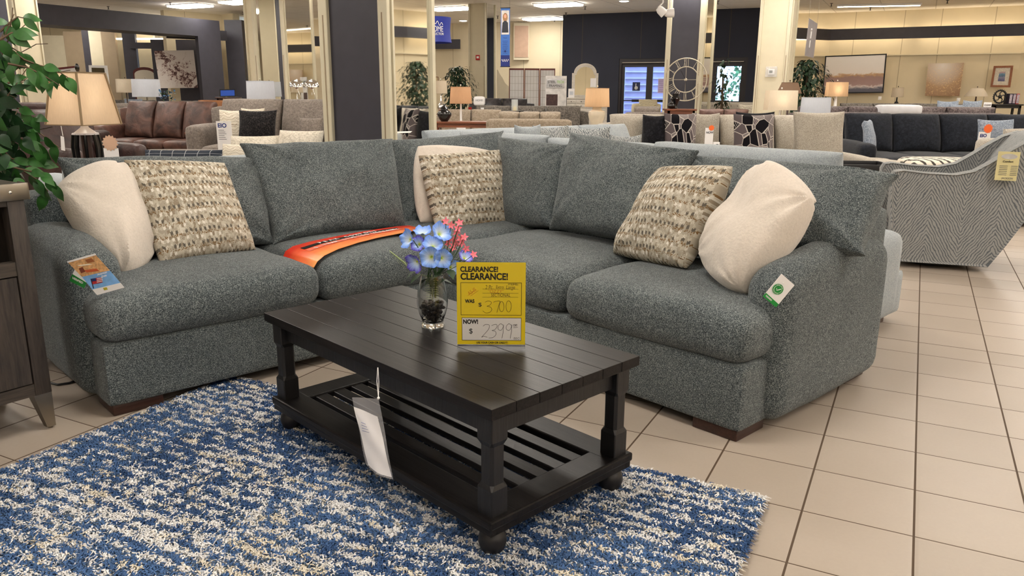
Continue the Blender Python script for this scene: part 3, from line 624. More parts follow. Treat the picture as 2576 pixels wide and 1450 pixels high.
# ---------------------------------------------------------------- rug
rR = Vector((.791, 2.182, 0)); d1 = Vector((-.8921, .4518, 0)); d2 = Vector((-.4518, -.8921, 0)); RL, RWd = 2.265, 1.92
t = thing('area_rug', 'shaggy blue area rug with broken white stripes under the coffee table', 'rug', rR, 0)
M().add([rR + d1 * a + d2 * b + Vector((0, 0, z)) for z in (0.001, .008) for a, b in ((0, 0), (RL, 0), (RL, RWd), (0, RWd))], [(3, 2, 1, 0), (4, 5, 6, 7), (0, 1, 5, 4), (1, 2, 6, 5), (2, 3, 7, 6), (3, 0, 4, 7)]).build('backing', plain((40, 56, 88), .95, var=.2), t, smooth=False, world=True)
rng = np.random.default_rng(4)
def vnoise(x, y, seed):
    xi = np.floor(x).astype(int); yi = np.floor(y).astype(int); fx = x - xi; fy = y - yi; fx = fx * fx * (3 - 2 * fx); fy = fy * fy * (3 - 2 * fy)
    h = lambda a, b: np.modf(np.abs(np.sin(a * 127.1 + b * 311.7 + seed * 74.7) * 43758.5453))[0]
    return (h(xi, yi) * (1 - fx) + h(xi + 1, yi) * fx) * (1 - fy) + (h(xi, yi + 1) * (1 - fx) + h(xi + 1, yi + 1) * fx) * fy
N_ = 350000
ga = rng.random(N_) * RL; gb = rng.random(N_) * 1.92
jb = gb + (vnoise(ga * 6, gb * 6, 9) - .5) * .02
ph = np.abs(((jb / .050) % 1) - .5) * 2
val = vnoise(ga / .034, gb / .015, 1) * .5 + vnoise(ga / .014, gb / .010, 2) * .5 + (ph - .5) * .40 + (vnoise(ga / .4, gb / .2, 3) - .5) * .2
whit = val > .575; yel = whit & (vnoise(ga / .07, gb / .03, 5) > .72); grey = (~whit) & (val > .52)
col = np.zeros((N_, 3)); L_ = lambda c: np.array(lin(c)[:3])
shade = (.75 + .5 * rng.random(N_))[:, None]
navy = np.where((vnoise(ga / .3, gb / .3, 8) > .5)[:, None], L_((72, 100, 142)), L_((57, 82, 122)))
col[:] = navy; col[grey] = L_((72, 88, 108)); col[whit] = L_((214, 213, 212)); col[yel] = L_((210, 202, 186)); col *= shade
base = np.array(rR)[None] + ga[:, None] * np.array(d1)[None] + gb[:, None] * np.array(d2)[None]; base[:, 2] = .006
az = rng.random(N_) * 2 * PI; ln = .010 + .016 * rng.random(N_); hgt = .010 + .012 * rng.random(N_); wd = .0016 + .0016 * rng.random(N_)
dr = np.stack([np.cos(az), np.sin(az), 0 * az], 1); pr_ = np.stack([-np.sin(az), np.cos(az), 0 * az], 1) * wd[:, None]
p1_ = base + dr * (ln * .35)[:, None]; p1_[:, 2] += hgt; p2_ = base + dr * ln[:, None]; p2_[:, 2] += hgt * .75
V = np.stack([base - pr_, base + pr_, p1_ - pr_, p1_ + pr_, p2_ - pr_ * .4, p2_ + pr_ * .4], 1).reshape(-1, 3) - np.array(rR)[None]
k = (np.arange(N_) * 6)[:, None]; F = np.concatenate([k + np.array([0, 1, 3, 2]), k + np.array([2, 3, 5, 4])], 1).reshape(-1, 4)
me = bpy.data.meshes.new('pile'); me.vertices.add(len(V)); me.vertices.foreach_set('co', V.astype(np.float32).ravel()); me.loops.add(F.size); me.loops.foreach_set('vertex_index', F.astype(np.int32).ravel())
me.polygons.add(len(F)); me.polygons.foreach_set('loop_start', np.arange(len(F), dtype=np.int32) * 4); me.polygons.foreach_set('loop_total', np.full(len(F), 4, dtype=np.int32)); me.update(calc_edges=True)
ca = me.color_attributes.new('tuft', 'FLOAT_COLOR', 'POINT'); C4 = np.ones((N_, 6, 4)); C4[:, :, :3] = col[:, None, :]; ca.data.foreach_set('color', C4.astype(np.float32).ravel())
q = NT('shag_pile'); at_ = q.n('Attribute', attribute_name='tuft'); q.out(at_.outputs[0], 1.0, spec=.1); me.materials.append(q.m)
ob = bpy.data.objects.new('pile', me); COL.objects.link(ob); ob.parent = t; ob['kind'] = 'stuff'
# ---------------------------------------------------------------- coffee table
m_tw = wood('black_rustic_wood', (14, 13, 14), (33, 30, 30), (1.2, 26, 26), rough=.36, bump=.22, dist=.002, spec=.17); m_tws = wood('black_rustic_wood_upright', (12, 12, 14), (26, 24, 25), (2.0, 26, 26), rough=.45, bump=.4, axis=2)
t = thing('coffee_table', 'black plank-top coffee table with slatted lower shelf on ball feet', 'table', (-.251, 2.459, .012), R(-46))
z0 = -.012
m = M(); hw = .305; n_p = 7; w_ = 2 * hw / n_p
for i in range(n_p):
    bm_ = (-.606, .606, -hw + i * w_ + .0007, -hw + (i + 1) * w_ - .0007, .430 + z0, .460 + z0); m.box(*bm_, c=.0012)
m.box(-.600, .600, -hw + .006, hw - .006, .426 + z0, .452 + z0); m.build('tabletop', m_tw, t, smooth=False)
m = M(); m.box(-.565, .565, -.262, -.242, .362 + z0, .428 + z0).box(-.565, .565, .242, .262, .362 + z0, .428 + z0).box(-.565, -.545, -.25, .25, .362 + z0, .428 + z0).box(.545, .565, -.25, .25, .362 + z0, .428 + z0); m.build('apron', m_tws, t, smooth=False)
for sx in (-1, 1):
    for sy in (-1, 1):
        cx, cy = sx * .556, sy * .256; a_ = .0295; s_ = .0248
        prof = [(a_, .14), (a_, .215), (s_, .228), (s_, .338), (a_, .352), (a_, .428)]
        m = M(); vs = []; fs = []
        for h_, zz in prof:
            ch = .003 if h_ == a_ else .008
            for px_, py_ in ((h_, h_ - ch), (h_ - ch, h_), (-h_ + ch, h_), (-h_, h_ - ch), (-h_, -h_ + ch), (-h_ + ch, -h_), (h_ - ch, -h_), (h_, -h_ + ch)): vs.append((cx + px_, cy + py_, zz + z0))
        for j in range(len(prof) - 1):
            for i in range(8): fs.append((j * 8 + i, j * 8 + (i + 1) % 8, (j + 1) * 8 + (i + 1) % 8, (j + 1) * 8 + i))
        fs.append(tuple(range(8))[::-1]); fs.append(tuple(range(40, 48))); m.add(vs, fs); m.build('leg', m_tws, t, smooth=False)
        M().lathe([(.014, .010), (.022, .012), (.033, .028), (.0395, .050), (.036, .072), (.026, .084), (.024, .094)], 28, c=(sx * .553, sy * .253), mat=Matrix.Translation((0, 0, z0))).build('ball_foot', plain((22, 20, 22), .4, spec=.5), t)
m = M(); m.box(-.60, .60, -.302, -.20, .112 + z0, .14 + z0, c=.006).box(-.60, .60, .20, .302, .112 + z0, .14 + z0, c=.006).box(-.60, -.50, -.21, .21, .1118 + z0, .1398 + z0, c=.006).box(.50, .60, -.21, .21, .1118 + z0, .1398 + z0, c=.006)
m.box(-.594, .594, -.296, -.27, .092 + z0, .113 + z0).box(-.594, .594, .27, .296, .092 + z0, .113 + z0).box(-.594, -.57, -.28, .28, .092 + z0, .113 + z0).box(.57, .594, -.28, .28, .092 + z0, .113 + z0); m.build('shelf_frame', m_tw, t, smooth=False)
for i in range(5): y = -.152 + i * .076; M().box(-.51, .51, y - .025, y + .025, .114 + z0, .134 + z0, c=.003).build('shelf_slat', m_tw, t, smooth=False)
# ---- plastic price sleeve hanging from the apron
t = thing('price_sleeve', 'clear plastic sleeve with a white price sheet hanging from the coffee table edge', 'price tag', atY(950, 1000, 1.98))
Q = quadset(2.0); cc = [atY(990, 1208, 1.95), atY(922, 1165, 2.0), atY(887, 1000, 2.02), atY(952, 1003, 2.0)]
def curved_sheet(a, b, c, d, bend, n=14, mm=None):   # a,b bottom l,r ; c,d top l,r
    m = M(); vs = []; fs = []
    for j in range(n + 1):
        for i in range(n + 1):
            u, v = i / n, j / n; P = a * (1 - u) * (1 - v) + b * u * (1 - v) + c * (1 - u) * v + d * u * v
            P = P + Vector((0, -1, 0)) * (bend * math.sin(PI * u) * (1 - v * .8) + .003 * math.sin(9 * v + 5 * u)); vs.append(P)
    for j in range(n):
        for i in range(n): k = j * (n + 1) + i; fs.append((k, k + 1, k + n + 2, k + n + 1))
    k = len(vs); m.add(vs + [v + Vector((0, .001, 0)) for v in vs], fs + [tuple(x + k for x in f)[::-1] for f in fs]); return m
curved_sheet(atY(926, 1169, 2.0), atY(985, 1203, 1.95), atY(890, 1024, 2.02), atY(950, 1048, 2.0), .012).build('price_sheet', m_paper, t, world=True)
curved_sheet(atY(920, 1168, 1.99), atY(989, 1209, 1.94), atY(886, 1000, 2.01), atY(953, 1003, 1.99), .016).build('plastic_sleeve', thinclear('clear_plastic', (.9, .9, .95), .13, .08), t, world=True)
M().tube([atY(952, 1002, 1.99), atY(948, 960, 2.03), atY(950, 925, 2.045)], .0009, 5).tube([atY(952, 1002, 1.99), atY(953, 960, 2.03), atY(951, 925, 2.045)], .0009, 5).ball(atY(952, 1002, 1.99), .004, 6).build('string', m_white, t, world=True)
for i in range(4): M().tube([atY(908 + i, 1063 + i * 7, 1.985), atY(920 + i * 3, 1068 + i * 7, 1.985)], .0006, 4).build('pen_mark', plain((70, 80, 140), .5), t, world=True)
# ---------------------------------------------------------------- clearance sign
k_ = .2985e-3
t = thing('clearance_sign', 'yellow handwritten CLEARANCE price sign in an acrylic stand on the coffee table', 'sign', (-.169, 2.297, .4605), 0)
def X_(x): return (x - 748) * k_
def Z_(y): return (1360 - y) * k_
def srect(n, x0, y0, x1, y1, mat, d): return M().box(X_(x0), X_(x1), d - .0004, d, Z_(y1), Z_(y0)).build(n, mat, t, smooth=False)
m_yel = plain((240, 214, 20), .28, var=.03, spec=.6); m_acr = thinclear('acrylic', (.06, .06, .06), .06, .02)
srect('yellow_card', 750, 445, 1453, 1318, m_yel, .0)
M().box(X_(747), X_(1456), -.0035, -.003, Z_(1340), Z_(438)).box(X_(747), X_(1456), .002, .003, Z_(1340), Z_(438)).box(X_(747), X_(1456), -.004, .045, .0, .003).box(X_(747), X_(1456), -.006, -.003, 0, .012).build('acrylic_holder', m_acr, t, smooth=False)
srect('price_panel', 798, 1028, 1413, 1272, m_white, -.0006)
def orect(x0, y0, x1, y1, w=4):
    m = M()
    for a in ((x0, y0, x1, y0 + w), (x0, y1 - w, x1, y1), (x0, y0, x0 + w, y1), (x1 - w, y0, x1, y1)): m.box(X_(a[0]), X_(a[2]), -.0013, -.0009, Z_(a[3]), Z_(a[1]))
    return m.build('border_line', m_ink, t, smooth=False)
orect(790, 655, 1413, 1002); orect(798, 1028, 1413, 1274)
for y in (722, 766, 808): srect('rule_line', 1012, y, 1380, y + 2, m_ink, -.0009)
def fit(body, x0, x1, y0, y1, mat, bold=.03, shear=0, rot=0, name='lettering'):
    o = text(body, 1.0, mat, t, Matrix.Identity(4), name, bold=bold, shear=shear); vs = [v.co.copy() for v in o.data.vertices]
    a0, a1 = min(v.x for v in vs), max(v.x for v in vs); b0, b1 = min(v.y for v in vs), max(v.y for v in vs)
    for v in o.data.vertices:
        x = (v.co.x - a0) / (a1 - a0); y = (v.co.y - b0) / (b1 - b0); px = x0 + x * (x1 - x0); py = y1 + y * (y0 - y1)
        if rot: cx_, cy_ = (x0 + x1) / 2, (y0 + y1) / 2; dx_, dy_ = px - cx_, py - cy_; px = cx_ + dx_ * math.cos(rot) + dy_ * math.sin(rot); py = cy_ - dx_ * math.sin(rot) + dy_ * math.cos(rot)
        v.co = (X_(px), -.0012 - (v.co.z > 0) * .0003, Z_(py))
    return o
fit('CLEARANCE!', 788, 1172, 488, 545, m_ink, .034); fit('CLEARANCE!', 790, 1272, 555, 628, m_ink, .034)
fit('ITEMS:', 1275, 1378, 663, 683, m_ink, .0); fit('WAS', 832, 930, 832, 872, m_ink, .04); fit('NOW!', 812, 966, 1047, 1096, m_ink, .045); fit('$', 873, 910, 1145, 1207, m_ink, .0); fit('USE YOUR CASH OR CREDIT!', 948, 1272, 1287, 1308, m_ink, .03)
m_pen = plain((22, 20, 24), .5, var=0); m_redpen = plain((196, 90, 24), .5, var=0)
fit('2 Pc.', 1042, 1122, 682, 724, m_pen, -.012, .15, name='handwriting'); fit('Extra', 1152, 1230, 684, 717, m_pen, -.012, .1, name='handwriting'); fit('Large', 1256, 1345, 684, 735, m_pen, -.012, .15, name='handwriting')
fit('"OZZY"', 1072, 1228, 730, 764, m_redpen, -.015, name='handwriting'); fit('SECTIONAL', 1100, 1297, 770, 803, m_pen, -.01, .1, name='handwriting'); fit('AS-IS', 858, 950, 730, 768, m_redpen, -.015, rot=R(35), name='handwriting'); fit('BBG', 1335, 1395, 1238, 1262, m_pen, -.015, .1, name='handwriting'); fit('$', 970, 1005, 868, 914, m_pen, .0, name='handwriting')
def stroke(pts, r=.00055, mat=m_pen):
    P = []; q = [Vector((X_(x), -.0014, Z_(y))) for x, y in pts]
    for i in range(len(q) - 1):
        p0, p1, p2, p3 = q[max(0, i - 1)], q[i], q[i + 1], q[min(len(q) - 1, i + 2)]
        for s in range(5):
            u = s / 5; P.append(.5 * ((2 * p1) + (p2 - p0) * u + (2 * p0 - 5 * p1 + 4 * p2 - p3) * u * u + (3 * p1 - p0 - 3 * p2 + p3) * u ** 3))
    P.append(q[-1]); M().tube(P, r, 5).build('handwriting', mat, t)
stroke([(1040, 862), (1075, 848), (1105, 865), (1085, 895), (1058, 905), (1095, 915), (1108, 940), (1090, 968), (1050, 978), (1015, 955)])
stroke([(1125, 862), (1150, 852), (1192, 850), (1180, 895), (1160, 972)])
def oval(cx, cy, a, b): stroke([(cx + a * math.cos(x) - 3, cy - b * math.sin(x)) for x in [i * PI / 5 + 1.2 for i in range(11)]])
oval(1212, 908, 24, 55); oval(1284, 905, 27, 60)
stroke([(1018, 1120), (1045, 1100), (1082, 1108), (1075, 1150), (1040, 1195), (1002, 1240), (1025, 1228), (1062, 1240)])
stroke([(1105, 1112), (1150, 1098), (1162, 1120), (1140, 1155), (1110, 1165), (1145, 1175), (1150, 1210), (1120, 1242), (1075, 1248)])
for x in (1205, 1290): stroke([(x + 20, 1110), (x - 5, 1092), (x - 32, 1120), (x - 28, 1155), (x + 2, 1160), (x + 22, 1120), (x + 24, 1105), (x + 20, 1180), (x + 8, 1250)])
stroke([(1345, 1098), (1332, 1102), (1330, 1115), (1342, 1118), (1348, 1105), (1345, 1098)]); stroke([(1365, 1097), (1352, 1102), (1352, 1114), (1362, 1116), (1368, 1104), (1365, 1097)]); stroke([(1330, 1136), (1376, 1128)])
stroke([(890, 798), (970, 740)], .0004, m_redpen); stroke([(862, 795), (940, 735)], .0004, m_redpen)
# ---------------------------------------------------------------- vase, pebbles, flowers
VC = Vector((-.268, 2.53, .4605))
t = thing('glass_vase', 'clear glass vase holding black pebbles and artificial flowers on the coffee table', 'vase', VC)
po = [(.0375, 0), (.0385, .006), (.036, .016), (.037, .024), (.045, .045), (.0515, .072), (.0525, .090), (.049, .125), (.043, .150), (.037, .178)]
pi_ = [(.0345, .178), (.0405, .150), (.0465, .125), (.050, .090), (.049, .072), (.0425, .045), (.033, .024), (.028, .018), (.001, .014)]
M().lathe(po + pi_, 40).build('vase_body', glass('clear_glass', (.97, .99, .98)), t)
m_peb = plain((44, 38, 36), .42, var=.3, scale=40); pb = None; rnd = random.Random(5); placed = []
def rin(z): return .028 + (.050 - .028) * min(1, max(0, (z - .018) / .05)) if z < .068 else .0485
tries = 0
while len(placed) < 62 and tries < 9000:
    tries += 1; z = .021 + rnd.random() * .06; rr = (rin(z) - .012) * rnd.random() ** .4; a = rnd.random() * 2 * PI; c = Vector((rr * math.cos(a), rr * math.sin(a), z))
    if all((c - d).length > .0135 for d in placed): placed.append(c)
for i, c in enumerate(placed):
    if pb is None: o = M().ball((0, 0, 0), (.0098, .008, .0062), 8).build('pebble', m_peb); pb = o
    else: o = pb.copy(); COL.objects.link(o)
    o.location = VC + c; o.rotation_euler = (rnd.uniform(-.9, .9), rnd.uniform(-.9, .9), rnd.random() * 6); tag(o, 'smooth black pebble inside the clear glass vase', 'pebble', 'black pebbles in the vase')
def petal_mat(name, stops):
    t = NT(name); uv = t.n('TexCoord').outputs['UV']; x, y, z = t.sep(uv); st = t.math('MULTIPLY', t.math('SINE', t.math('MULTIPLY', x, 6.283 * 22)), .05); return t.out(t.ramp(t.math('ADD', y, st), [(p, lin(c)) for p, c in stops]), .7, spec=.2)
m_blue = petal_mat('blue_petal', [(0, (196, 214, 90)), (.16, (226, 236, 190)), (.38, (206, 220, 240)), (.72, (138, 174, 232)), (.95, (110, 146, 226))]); m_viol = petal_mat('violet_petal', [(0, (214, 230, 120)), (.2, (230, 236, 220)), (.5, (170, 194, 238)), (.8, (128, 136, 220)), (.97, (96, 78, 190))])
m_stem = plain((44, 74, 40), .6); m_leafd = plain((34, 60, 32), .55, var=.25); m_pink = petal_mat('pink_petal', [(0, (236, 196, 90)), (.15, (240, 120, 136)), (1, (246, 128, 146))])
def flower(px, py, Y, Rr, dirv, lab, mat):
    c = atY(px, py, Y); t = thing('morning_glory', lab, 'flower', c, 0, 'blue trumpet flowers in the vase')
    z = Vector(dirv).normalized(); x = z.orthogonal().normalized(); y = z.cross(x); mt = Matrix((x, y, z)).transposed().to_4x4()
    m = M(); n, mrow = 50, 9; vs = []; fs = []
    for j in range(mrow + 1):
        s = j / mrow
        for i in range(n):
            a = 2 * PI * i / n; rr = Rr * (s ** 1.25) * (1 + .05 * math.cos(5 * a) * s) + .0015; zz = -Rr * .95 * (1 - s) ** 1.6 + Rr * (.13 * math.sin(5 * a + 1) + .07 * math.sin(11 * a + px)) * s ** 3
            vs.append((rr * math.cos(a), rr * math.sin(a), zz))
    for j in range(mrow):
        for i in range(n): fs.append((j * n + i, j * n + (i + 1) % n, (j + 1) * n + (i + 1) % n, (j + 1) * n + i))
    m.add(vs, fs, mt)
    for j in range(mrow + 1):
        for i in range(n): m.uv[j * n + i] = (i / n, j / mrow)
    m.build('petals', mat, t); b = mt @ Vector((0, 0, -Rr * .9)); e = VC + Vector((rnd.uniform(-.012, .012), rnd.uniform(-.012, .012), .10)) - c; nk = VC + Vector((rnd.uniform(-.02, .02), rnd.uniform(-.02, .02), .18)) - c
    M().tube([b, b * .5 + nk * .5 + Vector((0, 0, .01)), nk, e], .0016, 6).build('stem', m_stem, t); M().ball(mt @ Vector((0, 0, -Rr * .55)), .003, 6).build('stamen', plain((190, 210, 60), .6), t)
FL = [(1022, 601, 2.50, .031, (-.7, -.65, .25), 'leftmost pale blue trumpet flower, turned to the left', 0), (1063, 579, 2.55, .029, (0, -.35, 1), 'blue trumpet flower at the top left of the bouquet, open upward', 0), (1050, 613, 2.52, .025, (-.3, -.8, .3), 'small blue trumpet flower tucked in the middle left', 1), (1089, 612, 2.50, .032, (.1, -.65, .75), 'large pale blue trumpet flower in the centre', 0), (1112, 582, 2.53, .034, (.5, -.6, .6), 'blue trumpet flower at the top beside the pink blossoms', 0), (1082, 648, 2.45, .033, (-.1, -1, .15), 'blue trumpet flower facing the viewer above the vase neck', 0), (1114, 651, 2.46, .030, (.3, -1, .1), 'blue trumpet flower facing the viewer, right of the front one', 0), (1040, 664, 2.47, .032, (-.6, -.8, -.25), 'violet-edged trumpet flower drooping at the lower left', 1), (1142, 676, 2.55, .028, (.7, -.6, -.1), 'blue trumpet flower half hidden behind the yellow sign', 0), (1172, 644, 2.56, .024, (.4, -.5, .7), 'violet-tinted flower just above the yellow sign', 1)]
for f in FL: flower(*f[:5], f[5], (m_blue, m_viol)[f[6]])
t = thing('pink_blossom_spray', 'spray of pink star blossoms on the right of the bouquet', 'flower', VC + Vector((.07, .0, .3)))
stars = [(1122, 557), (1134, 567), (1156, 561), (1148, 585), (1128, 601), (1141, 602), (1158, 601), (1168, 597), (1139, 624), (1172, 626), (1191, 641), (1126, 612), (1148, 613), (1163, 612), (1152, 575)]
for i, (px, py) in enumerate(stars):
    c = atY(px, py, 2.56 + rnd.uniform(-.03, .02)); d = Vector((rnd.uniform(-.6, .8), -1, rnd.uniform(-.3, .7))).normalized(); x = d.orthogonal().normalized(); y = d.cross(x); mt = Matrix.Translation(c) @ Matrix((x, y, d)).transposed().to_4x4() @ Matrix.Rotation(rnd.random() * 6, 4, 'Z')
    m = M(); Rs = .0155
    for k5 in range(5):
        a = k5 * 2 * PI / 5; ca_, sa_ = math.cos(a), math.sin(a); pl = [(0, 0, 0), (.45, -.28, .12), (1, 0, .28), (.45, .28, .12)]; b0 = len(m.v)
        m.add([((u * ca_ - v * sa_) * Rs, (u * sa_ + v * ca_) * Rs, w_ * Rs) for u, v, w_ in pl], [(0, 1, 2, 3)], mt)
        for q_, (u, v, w_) in enumerate(pl): m.uv[b0 + q_] = (.5, u)
    m.build('blossom', m_pink, t, world=True)
    nk = VC + Vector((.015, .01, .17)); M().tube([c, c * .6 + nk * .4 + Vector((.01, 0, .0)), nk], .0011, 5).build('stem', m_stem, t, world=True)
def leafs(m, c, d, L, W, up=Vector((0, 0, 1)), fold=.10, fine=False):
    d = d.normalized(); s = d.cross(up); s = s.normalized() if s.length > 1e-3 else d.orthogonal().normalized(); n = s.cross(d)
    rows = [(0, 0), (.06, .16), (.18, .36), (.34, .49), (.5, .49), (.66, .38), (.8, .22), (.91, .09), (1.0, 0)] if fine else [(0, 0), (.22, .38), (.5, .5), (.8, .22), (1.0, 0)]
    vs = []; fs = []
    for a, w_ in rows:
        h = .06 * math.sin(a * PI) - .22 * a * a
        for sg in (-1, 0, 1): vs.append(c + d * (a * L) + s * (sg * w_ * W) + n * (h * L + abs(sg) * w_ * fold * W))
    for i in range(len(rows) - 1):
        k = i * 3; fs += [(k, k + 3, k + 4, k + 1), (k + 1, k + 4, k + 5, k + 2)]
    m.add(vs, fs)
t = thing('greenery_pick', 'dark leaves and pale fern sprig in the flower vase', 'foliage', VC + Vector((0, 0, .2)))
m = M()
for px, py in ((1060, 690), (1075, 702), (1095, 695), (1115, 690), (1130, 678), (1088, 625), (1125, 640), (1105, 705), (1075, 690), (1050, 680), (1122, 700), (1140, 660)):
    c = atY(px, py, 2.53); leafs(m, c, Vector((rnd.uniform(-1, 1), rnd.uniform(-.8, .2), rnd.uniform(-.6, .3))), .05, .03)
m.build('leaf_cluster', m_leafd, t, world=True)
m = M(); A0 = atY(1022, 668, 2.56); A1 = atY(982, 634, 2.57)
for i in range(12):
    s = i / 11; c = A0.lerp(A1, s)
    for sg in (-1, 1): leafs(m, c, (A1 - A0).normalized() * .6 + Vector((0, 0, sg)) * .8, .016 * (1.1 - s * .7), .007)
m.tube([VC + Vector((0, 0, .17)), atY(1050, 690, 2.55), A0, A1], .001, 5); m.build('fern_sprig', plain((150, 168, 110), .7), t, world=True)
m = M()
for i in range(10):
    zz = .095 + i * .008
    for sg in (-1, 1): leafs(m, VC + Vector((0, -.004, zz)), Vector((sg, -.2, .25)), .024, .010)
m.tube([VC + Vector((0, 0, .09)), VC + Vector((0, 0, .18))], .0015, 5); m.build('submerged_frond', plain((170, 180, 140), .7), t, world=True)
# ---------------------------------------------------------------- cabinet at the left edge
m_cab = wood('grey_brown_cabinet_wood', (34, 30, 28), (66, 58, 52), (18, 18, 1.6), rough=.5, bump=.3)
m_cabh = wood('grey_brown_cabinet_wood_rail', (38, 33, 30), (72, 64, 56), (1.6, 18, 18), rough=.5, bump=.3)
cc = at(130, 985, .144); dF = R(54.3)
t = thing('media_cabinet', 'dark grey wooden cabinet with a metal corner bracket at the left edge', 'cabinet', (cc.x, cc.y, 0), dF)
Lc, Dp, Hb, Ht = 1.25, .45, .144, .915      # face looks along local -y; body runs to -x
M().box(-Lc, 0, .012, Dp, Hb, Hb + .05).box(-Lc, 0, .02, Dp, .49, .515).box(-Lc, -.02, Dp - .015, Dp, Hb, Ht - .03).box(-.015, 0, .02, Dp, Hb, Ht - .03).box(-Lc, -Lc + .02, .02, Dp, Hb, Ht - .03).build('body', m_cab, t, smooth=False)
M().box(-Lc, .012, -.012, Dp + .01, Ht - .04, Ht, c=.003).build('cabinet_top', m_cabh, t)
for x in (-.055, -Lc): M().box(x, x + .055, -.004, .05, Hb, Ht - .04, c=.002).build('post', m_cab, t)
M().box(-Lc + .05, -.055, .0, .03, Hb, Hb + .045).build('bottom_rail', m_cabh, t, smooth=False); M().box(-Lc + .05, -.055, .0, .03, .595, .645).build('middle_rail', m_cabh, t, smooth=False); M().box(-Lc + .05, -.055, .0, .03, Ht - .075, Ht - .04).build('top_rail', m_cabh, t, smooth=False)
d_ = M().box(-.175, -.06, -.002, .02, Hb + .05, .59).build('door', m_cab, t, smooth=False)
M().box(-.34, -.18, .004, .02, Hb + .06, .57).build('glass_pane', m_gloss, t, smooth=False); M().box(-.345, -.18, -.002, .012, Hb + .055, Hb + .07).box(-.192, -.18, -.002, .012, Hb + .055, .58).build('pane_frame', m_black, t, smooth=False)
br = M().box(-.085, .016, -.016, .0, Ht - .055, Ht + .003, c=.002).box(.012, .016, -.016, .06, Ht - .055, Ht + .003).build('corner_bracket', m_nickel, t)
M().ball((-.045, -.017, Ht - .026), (.006, .004, .006), 8).build('rivet', m_chrome, br)
for x in (-.062, -Lc + .02):
    M().add([(x, .0, Hb), (x + .062, .0, Hb), (x + .062, .06, Hb), (x, .06, Hb), (x + .032, .005, .008), (x + .062, .005, .008), (x + .062, .035, .008), (x + .032, .035, .008)], [(0, 1, 2, 3), (7, 6, 5, 4), (0, 4, 5, 1), (1, 5, 6, 2), (2, 6, 7, 3), (3, 7, 4, 0)]).lathe([(.008, 0), (.01, .008)], 10, c=(x + .048, .02)).build('metal_leg', m_nickel, t, smooth=False)
    M().box(x, x + .05, Dp - .06, Dp, 0, Hb).build('metal_leg', m_nickel, t, smooth=False)
for x0_, x1_ in ((-.615, -.355), (-.90, -.63), (-1.19, -.915)): M().box(x0_, x1_, -.002, .02, Hb + .05, .59, c=.003).build('door', m_cab, t, smooth=False)
# a power cord on the floor
t = thing('power_cord', 'thin black power cord on the floor between cabinet and sofa', 'cord', (-2.0, 3.1, .004))
M().tube([at(118, 962, .006), at(145, 968, .006), at(175, 964, .006), at(205, 952, .006), at(225, 938, .006)], .005, 6).build('cable', m_black, t, world=True)
# ================================================================ near ficus
def xat(px, Y): return atY(px, 234, Y).x
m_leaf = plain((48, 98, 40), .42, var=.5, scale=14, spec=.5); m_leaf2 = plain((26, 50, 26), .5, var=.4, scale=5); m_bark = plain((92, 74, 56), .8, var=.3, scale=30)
t = thing('potted_ficus', 'leafy artificial ficus behind the dark cabinet at the left edge', 'plant', (-2.42, 3.30, 0))
fm = M(); fd = M(); sm = M(); rnd = random.Random(11)
sprays = [[(10, 110), (60, 150), (100, 165), (140, 175), (178, 200)], [(20, 160), (70, 170), (110, 190), (150, 215)], [(0, 80), (20, 60), (45, 42), (70, 48)], [(0, 100), (25, 85), (50, 78)], [(0, 130), (30, 120), (60, 138)], [(20, 300), (60, 315), (100, 335), (150, 372)], [(10, 330), (50, 350), (90, 360), (120, 385)], [(30, 260), (70, 290), (105, 300)], [(30, 420), (70, 430), (110, 435), (140, 470)], [(60, 430), (90, 450), (120, 480), (110, 505)], [(20, 210), (40, 200), (90, 205)], [(0, 370), (30, 400), (70, 400), (100, 410)]]
for sp_ in sprays:
    Yv = 2.95 + rnd.uniform(-.12, .15); P = [atY(x, y, Yv + i * .02) for i, (x, y) in enumerate(sp_)]
    sm.tube(P, [.0045 - .0028 * i / (len(P) - 1) for i in range(len(P))], 5)
    for i in range(len(P) - 1):
        for k in range(2):
            c = P[i].lerp(P[i + 1], (k + rnd.random()) / 2); sd = rnd.choice((-1, 1)); d = (P[i + 1] - P[i]).normalized() * .5 + Vector((rnd.uniform(-.5, .5), rnd.uniform(-.6, .1), -.55 + rnd.uniform(-.6, .7)))
            leafs(fm, c, d, rnd.uniform(.06, .085), rnd.uniform(.032, .042), up=Vector((rnd.uniform(-.5, .5), -1, .4)), fine=True)
for i in range(400):
    u = rnd.random() ** .7; px = rnd.gauss(-22, 46); py = 90 + 385 * u
    if px > 95 - 40 * abs(math.sin(py / 60)): continue
    if 150 < py < 270 and px > 30: continue
    if py < 150 and px > 25: continue
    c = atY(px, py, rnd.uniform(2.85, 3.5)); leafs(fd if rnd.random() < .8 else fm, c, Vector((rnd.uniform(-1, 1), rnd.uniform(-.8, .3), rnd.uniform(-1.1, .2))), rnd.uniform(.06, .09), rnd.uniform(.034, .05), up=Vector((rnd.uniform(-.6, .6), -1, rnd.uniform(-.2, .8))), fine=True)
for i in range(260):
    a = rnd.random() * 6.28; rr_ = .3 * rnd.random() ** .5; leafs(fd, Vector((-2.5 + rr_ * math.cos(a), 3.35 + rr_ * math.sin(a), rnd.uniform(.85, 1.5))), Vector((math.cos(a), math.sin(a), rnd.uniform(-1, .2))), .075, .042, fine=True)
fm.build('foliage', m_leaf, t, world=True); fd.build('foliage', plain((22, 50, 24), .5, var=.4, scale=12, spec=.25), t, world=True)
